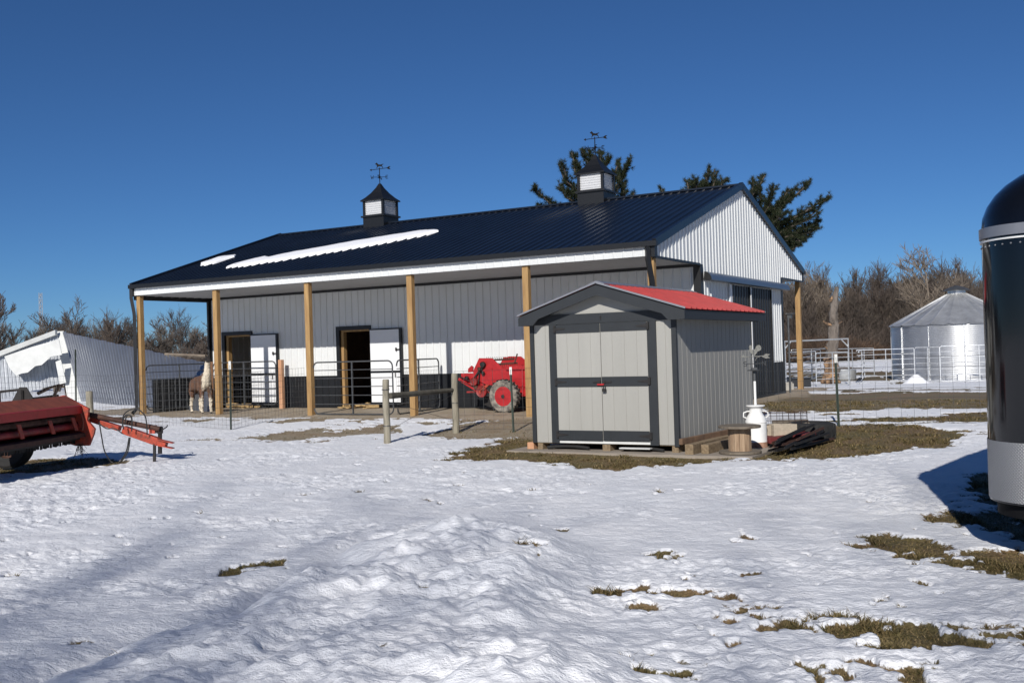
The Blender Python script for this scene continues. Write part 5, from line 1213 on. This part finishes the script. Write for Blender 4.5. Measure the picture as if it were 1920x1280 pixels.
def llama():
    P = GT(388, 776); root = thing('llama', 'brown and cream llama with black head standing behind the wire fence', 'llama', P, math.atan2(-.80, .60))
    # X forward, Y left; origin under the front feet
    pts = []; ed = []; rad = []
    def add(p, r, par=None):
        pts.append(p); rad.append(r)
        if par is not None: ed.append((par, len(pts)-1))
        return len(pts)-1
    pel = add((-.78, 0, .86), (.19, .20)); rump = add((-.95, 0, .84), (.12, .13), pel); tail = add((-1.03, 0, .72), (.05, .05), rump)
    b1_ = add((-.55, 0, .84), (.205, .22), pel); b2_ = add((-.28, 0, .83), (.20, .23), b1_); sh = add((-.06, 0, .88), (.165, .20), b2_)
    n1 = add((.07, 0, 1.03), (.125, .13), sh); n2 = add((.12, 0, 1.18), (.095, .10), n1); n3 = add((.14, 0, 1.32), (.080, .085), n2); n4 = add((.15, 0, 1.43), (.068, .075), n3)
    h1_ = add((.18, 0, 1.50), (.072, .072), n4); h2_ = add((.27, 0, 1.48), (.052, .052), h1_); h3_ = add((.34, 0, 1.455), (.038, .036), h2_)
    for s1 in (-1, 1):
        e1 = add((.15, s1*.045, 1.57), (.022, .018), h1_); e2 = add((.155, s1*.05, 1.64), (.016, .012), e1); add((.165, s1*.035, 1.69), (.006, .006), e2)
        a1_ = add((-.05, s1*.11, .66), (.085, .08), sh); a2_ = add((-.02, s1*.12, .44), (.052, .05), a1_); a3_ = add((-.02, s1*.12, .22), (.040, .040), a2_); a4_ = add((-.02, s1*.12, .07), (.036, .036), a3_); add((.02, s1*.12, .03), (.038, .03), a4_)
        c1_ = add((-.80, s1*.12, .62), (.10, .09), pel); c2_ = add((-.74, s1*.13, .46), (.062, .058), c1_); c3_ = add((-.84, s1*.13, .33), (.045, .043), c2_); c4_ = add((-.83, s1*.13, .08), (.036, .036), c3_); add((-.79, s1*.13, .03), (.038, .03), c4_)
    me = bpy.data.meshes.new('llama_body'); me.from_pydata(pts, ed, []); o = bpy.data.objects.new('body', me); C.objects.link(o); o.parent = root
    sk = o.modifiers.new('s', 'SKIN'); sk.use_smooth_shade = True
    for i, r in enumerate(rad): me.skin_vertices[0].data[i].radius = r
    me.skin_vertices[0].data[0].use_root = True
    ss_ = o.modifiers.new('u', 'SUBSURF'); ss_.levels = 3; ss_.render_levels = 3
    tx = bpy.data.textures.new('fleece', 'CLOUDS'); tx.noise_scale = .06; dm = o.modifiers.new('d', 'DISPLACE'); dm.texture = tx; dm.strength = .05; dm.mid_level = .5
    me.materials.append(llama_material())
    for s1 in (-1, 1):
        q = MB(); q.lathe([(.003, -.012), (.012, -.006), (.012, .006), (.003, .012)], 10, c=(.235, s1*.052, 1.505)); q.build('eye', M['gloss_black'], root, smooth=True)
llama()

# ------------------------------------------------------------------ trees
def segs_mesh(name, segs, sides, mats, parent=None, link=True):
    A = np.array([s[0] for s in segs]); B = np.array([s[1] for s in segs]); r0 = np.array([s[2] for s in segs]); r1 = np.array([s[3] for s in segs])
    t = B-A; t /= np.linalg.norm(t, axis=1)[:, None]+1e-9; up = np.where(np.abs(t[:, 2:3]) > .9, np.array([[1., 0, 0]]), np.array([[0, 0, 1.]]))
    a = np.cross(t, up); a /= np.linalg.norm(a, axis=1)[:, None]+1e-9; b = np.cross(t, a); V = []
    for k in range(sides):
        w_ = 2*PI*k/sides; d = a*math.cos(w_)+b*math.sin(w_); V.append(A+d*r0[:, None]); 
    for k in range(sides):
        w_ = 2*PI*k/sides; d = a*math.cos(w_)+b*math.sin(w_); V.append(B+d*r1[:, None])
    V = np.stack(V, 1).reshape(-1, 3); n = len(segs); base = np.arange(n)*2*sides
    F = np.stack([np.stack([base+k, base+(k+1) % sides, base+sides+(k+1) % sides, base+sides+k], 1) for k in range(sides)], 1).reshape(-1, 4)
    me = bpy.data.meshes.new(name); me.vertices.add(len(V)); me.vertices.foreach_set('co', V.astype(np.float32).ravel()); me.loops.add(F.size); me.loops.foreach_set('vertex_index', F.astype(np.int32).ravel())
    me.polygons.add(len(F)); me.polygons.foreach_set('loop_start', np.arange(0, F.size, 4, dtype=np.int32)); me.update(calc_edges=True)
    for m in mats: me.materials.append(m)
    if not link: return me
    o = bpy.data.objects.new(name, me); C.objects.link(o); o.parent = parent; return o
def bare_segs(seed, H, spread=.5, r0=.16, kids=(11, 7, 5), twig=.012, lean=(0, 0), low=.25, multi=1, droop=0):
    rg = random.Random(seed); trunk = []; br = []
    def grow(p, d, L, r, lev, out):
        n = (9, 5, 4, 3, 2)[lev]; pts = [p]
        for i in range(n):
            j = .10 if lev == 0 else .22
            d = d + np.array([rg.uniform(-j, j), rg.uniform(-j, j), rg.uniform(-j, j)+(.06 if lev else .02)-droop*lev*.03]); d = d/np.linalg.norm(d)
            q = p+d*L/n; ra = r*(1-.75*i/n); rb = r*(1-.75*(i+1)/n); out.append((p, q, max(ra, twig), max(rb, twig*.8))); p = q; pts.append(p)
        if lev < len(kids):
            for k in range(kids[lev]):
                t_ = rg.uniform(low if lev == 0 else .15, .98); idx = min(n-1, int(t_*n)); b_ = pts[idx]+(pts[idx+1]-pts[idx])*(t_*n-idx)
                dd = pts[idx+1]-pts[idx]; dd = dd/np.linalg.norm(dd); a = rg.uniform(0, 2*PI); side = np.array([math.cos(a), math.sin(a), .0]); ang = rg.uniform(.5, .95)*(1 if lev else 1)*spread*1.6
                nd = dd*math.cos(ang)+side*math.sin(ang)+np.array([0, 0, .15]); nd /= np.linalg.norm(nd)
                grow(b_, nd, L*rg.uniform(.38, .62)*(1.15-.55*t_ if lev == 0 else .9), max(r*(1-.75*t_)*.6, twig), lev+1, br)
    for m_ in range(multi):
        d0 = np.array([lean[0]+rg.uniform(-.3, .3)*(multi > 1), lean[1]+rg.uniform(-.3, .3)*(multi > 1), 1.]); d0 /= np.linalg.norm(d0)
        grow(np.array([rg.uniform(-.3, .3)*(multi > 1), rg.uniform(-.3, .3)*(multi > 1), -.2]), d0, H*(1 if m_ == 0 else rg.uniform(.7, 1)), r0*(1 if multi == 1 else .6), 0, trunk)
    return trunk, br
def bare_tree(seed, loc, label, cat='tree', m='bark', group=None, rz=0, **kw):
    root = thing('bare_tree', label, cat, loc, rz, group); tr_, br = bare_segs(seed, **kw)
    segs_mesh('trunk', tr_, 7, [M[m]], root); segs_mesh('crown', br, 3, [M[m]], root); return root
# woodland on the right, far: shared meshes, one object per tree
protos = []
for k in range(8):
    tr_, br = bare_segs(100+k, 10, spread=(.30, .36, .44, .28)[k % 4], r0=(.13, .17, .10, .14)[k % 4], kids=(16, 9, 6), twig=.02, multi=(1, 1, 2, 3)[k % 4], low=.22 if k % 2 else .4)
    protos.append(segs_mesh('bare_tree', tr_+br, 3, [(M['bark'], M['twig_red'], M['bark'], M['bark_pale'])[(k*3) % 4 if k % 3 else 1]], link=False))
rw = random.Random(12)
def wood(n, x0, x1, y0, y1, s0, s1, label, group, ztop=None):
    for i in range(n):
        x = rw.uniform(x0, x1); y = rw.uniform(y0, y1); s = rw.uniform(s0, s1); me = protos[rw.randrange(8)]
        o = bpy.data.objects.new('bare_tree', me); C.objects.link(o); o.location = (x, y, float(Tz(x, y))); o.rotation_euler = (0, 0, rw.uniform(0, 6.28)); o.scale = (s, s, s*rw.uniform(.9, 1.1)); tag(o, label, 'tree', group)
wood(84, 28, 75, 112, 122, .48, .70, 'leafless tree in the front row of the far woods behind the corral', 'bare trees in the front row of the far woods')
wood(104, 30, 90, 123, 145, .64, .88, 'leafless tree deep in the far brown woods right of the barn', 'bare trees deep in the far woods')
wood(62, -75, -24, 72, 92, .30, .42, 'leafless tree in the woodland edge seen beyond the left side of the barn', 'bare trees beyond the left side of the barn')
wood(36, -95, -36, 95, 112, .38, .50, 'leafless tree standing far back in the wood on the left', 'bare trees far back on the left')
# brushy undergrowth
def brush(name, x0, x1, y0, y1, n, h0, h1, label, m='brush'):
    rg = np.random.RandomState(hash(name) % 1000 if False else n); x = rg.uniform(x0, x1, n); y = rg.uniform(y0, y1, n); z = Tz(x, y); h = rg.uniform(h0, h1, n)*(.6+.8*fbm(x*.15, y*.15, 2, 7)); w_ = rg.uniform(.012, .035, n); a = rg.uniform(0, PI, n); lx = rg.normal(0, .55, n)*h
    ly = rg.normal(0, .55, n)*h; dx = np.cos(a)*w_; dy = np.sin(a)*w_; bz = rg.uniform(0, .55, n)*h
    V = np.stack([np.stack([x-dx, y-dy, z+bz], 1), np.stack([x+dx, y+dy, z+bz], 1), np.stack([x+lx+dx*.3, y+ly+dy*.3, z+h], 1), np.stack([x+lx-dx*.3, y+ly-dy*.3, z+h], 1)], 1).reshape(-1, 3)
    F = np.arange(4*n).reshape(-1, 4); o = mesh_tris(name, V, F, [M[m]]); tag(o, label, 'undergrowth', kind='stuff')
brush('undergrowth', 24, 95, 108, 150, 70000, 1.5, 5.2, 'dense brown undergrowth filling the far woods on the right', 'twig_red')
brush('undergrowth', 26, 92, 106, 110, 26000, .8, 2.6, 'reddish brown scrub along the foot of the far woods')
brush('undergrowth', -95, -20, 70, 115, 45000, .8, 2.9, 'dense brown thicket filling the wood on the left', 'twig_red')
# individually recognisable trees
bare_tree(31, atg(1742, 96), 'tall pale bare tree with wide spreading crown behind the grain bin', m='bark_pale', H=8.6, r0=.24, spread=.62, kids=(12, 8, 7), twig=.022, low=.4)
bare_tree(32, atg(1818, 100), 'broad bare tree between the grain bin and the black trailer', m='bark', H=8.4, r0=.22, spread=.6, kids=(12, 9, 7), twig=.02, low=.3)
bare_tree(33, np.array([-25.0, 56, 0]), 'windswept bare tree at the far left above the collapsed shed', m='bark', H=3.9, r0=.12, spread=.6, kids=(14, 9, 6), twig=.011, low=.1, multi=4, lean=(.25, 0))
bare_tree(34, np.array([-28.5, 55, 0]), 'bare tree cut by the left edge of the picture', m='twig_red', H=4.3, r0=.13, spread=.55, kids=(13, 9, 6), twig=.012, low=.1, multi=3, lean=(.15, 0))
bare_tree(35, np.array([-20.6, 58, 0]), 'low spreading bare tree seen between collapsed shed and left porch post', m='bark', H=3.3, r0=.12, spread=.75, kids=(15, 10, 7), twig=.012, low=.1, multi=4, lean=(.3, 0))
bare_tree(36, np.array([-23.2, 62, 0]), 'dense bare tree directly behind the roof of the collapsed shed', m='bark', H=2.6, r0=.11, spread=.75, kids=(15, 10, 7), twig=.013, low=.1, multi=4, lean=(.1, 0))
bare_tree(37, np.array([-17.0, 57, 0]), 'bare tree seen through the left bay of the porch', m='twig_red', H=2.9, r0=.10, spread=.6, kids=(14, 9, 7), twig=.012, low=.1, multi=3)
# trees behind the camera that throw their shadows on the snow
for k, (x, y, h, s) in enumerate(((-11.5, -25, 15.5, .55), (-6.2, -27, 16.5, .5), (-17.0, -24, 14, .55), (-1.5, -31, 16, .5))):
    bare_tree(60+k, (x, y, -.1), ('bare yard tree behind the viewer casting shadows on the near snow', 'second bare yard tree behind the viewer, taller one', 'third bare yard tree far to the left behind the viewer', 'fourth bare yard tree to the right behind the viewer')[k], H=h, r0=.28, spread=s, kids=(11, 7, 5), twig=.0165, low=.35)
wood(50, -70, 90, -95, -70, .8, 1.2, 'leafless tree in the wood behind the viewer', 'bare trees in the wood behind the viewer')
# dead trunk
Pd = gp(16.1, 52); dt = thing('dead_tree', 'broken dead tree trunk with rotten base standing among the corral panels', 'dead tree', Pd)
H = 4.95; zs = [-.1, .1, .35, .7, 1.0, 1.3, 1.7, 2.2, 2.8, 3.4, 4.0, 4.5, 4.95]; rr = [.56, .44, .35, .39, .29, .33, .30, .27, .24, .21, .19, .14, .08]
q = MB(); q.tube([(.13*z/H*3+.05*math.sin(z*3), .05*math.cos(z*2), z) for z in zs], rr, 14); o = q.build('trunk', M['dead_bark'], dt, smooth=True)
tx = bpy.data.textures.new('barkt', 'CLOUDS'); tx.noise_scale = .25; s2 = o.modifiers.new('s', 'SUBSURF'); s2.levels = 2; s2.render_levels = 2; dm = o.modifiers.new('d', 'DISPLACE'); dm.texture = tx; dm.strength = .22
q = MB(); q.tube([(-.02, -.06, z) for z in (-.05, .2, .5, .8, 1.15, 1.35)], [.55, .42, .36, .33, .32, .27], 12); o = q.build('rotten_wood', M['dead_wood'], dt, smooth=True)
s2 = o.modifiers.new('s', 'SUBSURF'); s2.levels = 2; s2.render_levels = 2; dm = o.modifiers.new('d', 'DISPLACE'); dm.texture = tx; dm.strength = .30
for x_, z_, l in ((-.35, 3.05, 1), (.42, 3.0, 1), (-.30, 1.75, 0), (.05, 4.3, 1)):
    q = MB(); q.tube([(.1, 0, z_-.1), (x_*.8+.1, -.1, z_), (x_*1.25+.1, -.12, z_+.12)], [.08, .06, .03], 7); q.build('stub', M['dead_wood'], dt)
tr_, br = bare_segs(5, .7, kids=(9, 5), r0=.02, twig=.007, spread=.9); segs_mesh('twigs', [(a+np.array([.25, -.2, 3.0]), b+np.array([.25, -.2, 3.0]), c, d) for a, b, c, d in br], 3, [M['bark_pale']], dt)

# pines -------------------------------------------------------
def pine(name_label, base, Y, limbs, trunk_px, seed, tuft=.30, dens=.85):
    rg = random.Random(seed); base = np.array(base, float); root = thing('pine_tree', name_label, 'tree', base)
    tp = [at(*p, Y)-base for p in trunk_px]; tp = [np.array([0, 0, -.2])]+tp; n = len(tp); trs = []
    for i in range(n-1): trs.append((tp[i], tp[i+1], .32*(1-i/n)+.03, .32*(1-(i+1)/n)+.02))
    segs = []; tips = []
    def limb(P, r):
        for i in range(len(P)-1): segs.append((P[i], P[i+1], r*(1-i/len(P))+.012, r*(1-(i+1)/len(P))+.010))
        L = 0; acc = []
        for i in range(len(P)-1):
            m = max(2, int(np.linalg.norm(P[i+1]-P[i])/.12))
            for k in range(m): acc.append((P[i]+(P[i+1]-P[i])*k/m, (P[i+1]-P[i])/np.linalg.norm(P[i+1]-P[i])))
        return acc
    for lb in [l for l in limbs for _ in range(2)]:
        pts, dpt, bush = lb; dpt = dpt+rg.uniform(-.8, .8); P = [at(x_, y_, Y+dpt*(i/(len(pts)-1)))-base+np.array([rg.uniform(-.16, .16), 0, rg.uniform(-.16, .16)])*(i < len(pts)-1 or .6) for i, (x_, y_) in enumerate(pts)]
        acc = limb(P, .05); N_ = len(acc)
        for i, (p, d) in enumerate(acc):
            t_ = i/N_
            if t_ < .15: continue
            for q_ in range(3):
                if rg.random() < .72*dens:
                    sd = np.array([rg.gauss(0, 1), rg.gauss(0, 1), rg.gauss(.35, .7)]); sd = d*.7+sd*.6; sd /= np.linalg.norm(sd); l = rg.uniform(.15, .62)*bush*(1.0-.55*t_)
                    e = p+sd*l; segs.append((p, e, .014, .008)); k = max(1, int(l/.13))
                    for s_ in range(k+1): tips.append((p+sd*l*(.2+.8*s_/max(1, k)), sd))
        tips.append((P[-1], (P[-1]-P[-2])/np.linalg.norm(P[-1]-P[-2])))
    tr_o = segs_mesh('trunk', trs, 8, [M['bark']], root); segs_mesh('limb', segs, 4, [M['bark']], root)
    V = []; F = []; rn = np.random.RandomState(seed); K = 32
    for p, d in tips:
        dirs = rn.normal(0, 1, (K, 3))*.75 + d*.95; dirs /= np.linalg.norm(dirs, axis=1)[:, None]; ln = rn.uniform(.45, 1, K)*tuft*.62
        s_ = np.cross(dirs, rn.normal(0, 1, (K, 3))); s_ /= np.linalg.norm(s_, axis=1)[:, None]; b = len(V)*1
        for j in range(K):
            c = p+rn.normal(0, .02, 3); w_ = s_[j]*.0065; b = len(V); V += [c-w_, c+w_, c+dirs[j]*ln[j]+w_*.35, c+dirs[j]*ln[j]-w_*.35]; F.append((b, b+1, b+2, b+3))
    o = mesh_tris('needles', np.array(V), np.array(F), [M['needles']]); o.parent = root
YP = 44
pine('pine tree whose upswept top shows around the right cupola', gp(at(1112, 700, YP)[0], YP), YP,
 [([(1112, 420), (1085, 396), (1052, 392), (1028, 380), (1008, 362), (1001, 353)], -1, .55), ([(1112, 400), (1090, 370), (1068, 345), (1056, 325), (1050, 307)], -.5, .9), ([(1112, 380), (1095, 350), (1080, 320), (1076, 300), (1073, 287)], .5, .7),
  ([(1115, 370), (1110, 330), (1102, 305), (1094, 284)], 0, .6), ([(1115, 360), (1118, 320), (1112, 300), (1106, 286)], 0, .7), ([(1118, 350), (1124, 315), (1126, 284)], .5, .6), ([(1118, 360), (1135, 320), (1142, 294)], -.5, .7),
  ([(1118, 390), (1145, 350), (1158, 325), (1162, 304)], .5, .7), ([(1118, 400), (1150, 360), (1164, 335), (1176, 312), (1181, 301)], -.5, .8), ([(1118, 430), (1150, 395), (1165, 370), (1168, 345)], 1, .9), ([(1118, 430), (1155, 400), (1180, 378), (1190, 361)], 0, .5),
  ([(1112, 430), (1085, 385), (1065, 370), (1050, 350)], 1, 1.0), ([(1112, 420), (1095, 385), (1080, 365), (1062, 362)], -1, 1.0), ([(1112, 440), (1070, 400), (1060, 385)], 0, .8), ([(1112, 430), (1045, 410), (1020, 395), (1010, 385)], 0, .4)],
 [(1115, 560), (1116, 430), (1117, 340)], 3)
pine('small pine top peeking over the middle of the barn roof ridge', gp(at(1326, 700, YP+2)[0], YP+2), YP+2,
 [([(1326, 380), (1326, 350), (1328, 330), (1328, 316)], 0, .8), ([(1326, 380), (1338, 350), (1341, 322)], .5, .7), ([(1326, 385), (1310, 360), (1305, 345), (1303, 336)], -.5, .9), ([(1326, 390), (1300, 365), (1292, 350), (1290, 340)], .5, .7), ([(1326, 390), (1350, 362), (1360, 345), (1361, 338)], 0, .8),
  ([(1326, 390), (1318, 360), (1318, 345)], 1, 1.1), ([(1326, 390), (1335, 360), (1345, 345)], 1, 1.1), ([(1326, 395), (1290, 375), (1285, 358)], 0, .5), ([(1326, 400), (1350, 375), (1366, 352)], 0, .7), ([(1300, 400), (1250, 380), (1242, 365), (1240, 353)], 0, .35)],
 [(1326, 560), (1326, 450), (1326, 360)], 4)
YQ = 46
pine('large pine with long upswept limbs behind the right end of the barn', gp(at(1425, 700, YQ)[0], YQ), YQ,
 [([(1400, 420), (1405, 375), (1408, 350), (1411, 338)], 0, .9), ([(1405, 430), (1420, 380), (1428, 350), (1433, 330)], .5, .9), ([(1415, 430), (1440, 390), (1450, 365), (1452, 350)], -.5, 1.0), ([(1420, 420), (1455, 385), (1485, 362), (1503, 350), (1516, 340)], 0, .75),
  ([(1425, 430), (1460, 400), (1475, 380), (1490, 366)], .5, .9), ([(1430, 450), (1475, 415), (1510, 395), (1535, 382), (1553, 370)], 0, .85), ([(1430, 455), (1480, 430), (1515, 410), (1538, 395)], -.6, 1.0), ([(1440, 460), (1490, 440), (1520, 420), (1536, 412)], .6, 1.0),
  ([(1440, 465), (1480, 450), (1510, 440), (1530, 428)], 0, 1.1), ([(1445, 470), (1480, 462), (1505, 452), (1520, 444)], 0, .9), ([(1430, 440), (1440, 415), (1455, 400)], 0, 1.2), ([(1420, 430), (1425, 400), (1440, 385)], 1, 1.2), ([(1440, 450), (1470, 440), (1490, 425)], 1, 1.1),
  ([(1400, 430), (1395, 380), (1398, 362)], 0, .9), ([(1450, 470), (1485, 465), (1500, 462)], 0, .7), ([(1430, 430), (1450, 420), (1470, 400)], -1, 1.2), ([(1425, 400), (1410, 370), (1420, 352)], -.4, 1.0), ([(1460, 455), (1485, 445), (1500, 450)], -.6, 1.0)],
 [(1424, 600), (1422, 500), (1418, 420), (1415, 380)], 5)

# radio mast
Pm_ = at(78, 640, 220); q = MB(); zt = at(78, 549, 220)[2]
for a in range(3): q.tube([(.45*math.cos(a*2.09), .45*math.sin(a*2.09), 0), (.35*math.cos(a*2.09), .35*math.sin(a*2.09), zt)], .07, 4)
k = 0
while k*1.2 < zt-1.2:
    z = k*1.2; 
    for a in range(3): q.tube([(.4*math.cos(a*2.09), .4*math.sin(a*2.09), z), (.4*math.cos((a+1)*2.09), .4*math.sin((a+1)*2.09), z+1.2)], .045, 3)
    k += 1
o = q.build('radio_mast', M['galv'], None, loc=(Pm_[0], Pm_[1], 0)); tag(o, 'thin lattice radio mast far off above the left trees', 'mast')

# ------------------------------------------------------------------ light, sky, camera
sun_dir = np.array([.255, .967]); el = math.radians(29.3)
L_dir = Vector((sun_dir[0]*math.cos(el), sun_dir[1]*math.cos(el), -math.sin(el)))
sl = bpy.data.lights.new('sun', 'SUN'); sl.energy = 4.7; sl.angle = math.radians(.53); sl.color = (1, .955, .895)
so_ = bpy.data.objects.new('sun', sl); C.objects.link(so_); so_.rotation_euler = L_dir.to_track_quat('-Z', 'Y').to_euler()
W = bpy.data.worlds.new('World'); S.world = W; W.use_nodes = True; nt = W.node_tree
sky = nt.nodes.new('ShaderNodeTexSky'); sky.sky_type = 'NISHITA'; sky.sun_disc = False; sky.sun_elevation = el
sky.sun_rotation = math.atan2(-L_dir.x, -L_dir.y); sky.altitude = 200; sky.air_density = .74; sky.dust_density = 0; sky.ozone_density = 10.0
bg = nt.nodes['Background']; bg.inputs['Strength'].default_value = .060; tint = nt.nodes.new('ShaderNodeMix'); tint.data_type = 'RGBA'; tint.blend_type = 'MULTIPLY'; tint.inputs['Factor'].default_value = 1; tint.inputs['B'].default_value = (.92, 1.05, 1.10, 1); nt.links.new(sky.outputs[0], tint.inputs['A']); nt.links.new(tint.outputs['Result'], bg.inputs['Color'])
cam = bpy.data.cameras.new('camera'); co = bpy.data.objects.new('camera', cam); C.objects.link(co); S.camera = co
cam.sensor_width = 36; cam.lens = 36*FPX/1920; cam.clip_end = 5000; cam.clip_start = .05
co.matrix_world = Matrix(((CR[0], CU[0], -_F[0], 0), (CR[1], CU[1], -_F[1], 0), (CR[2], CU[2], -_F[2], CAMH), (0, 0, 0, 1)))
S.view_settings.view_transform = 'Standard'; S.view_settings.look = 'None'; S.view_settings.gamma = 1; S.view_settings.exposure = 0
S.cycles.max_bounces = 6; S.cycles.use_denoising = True
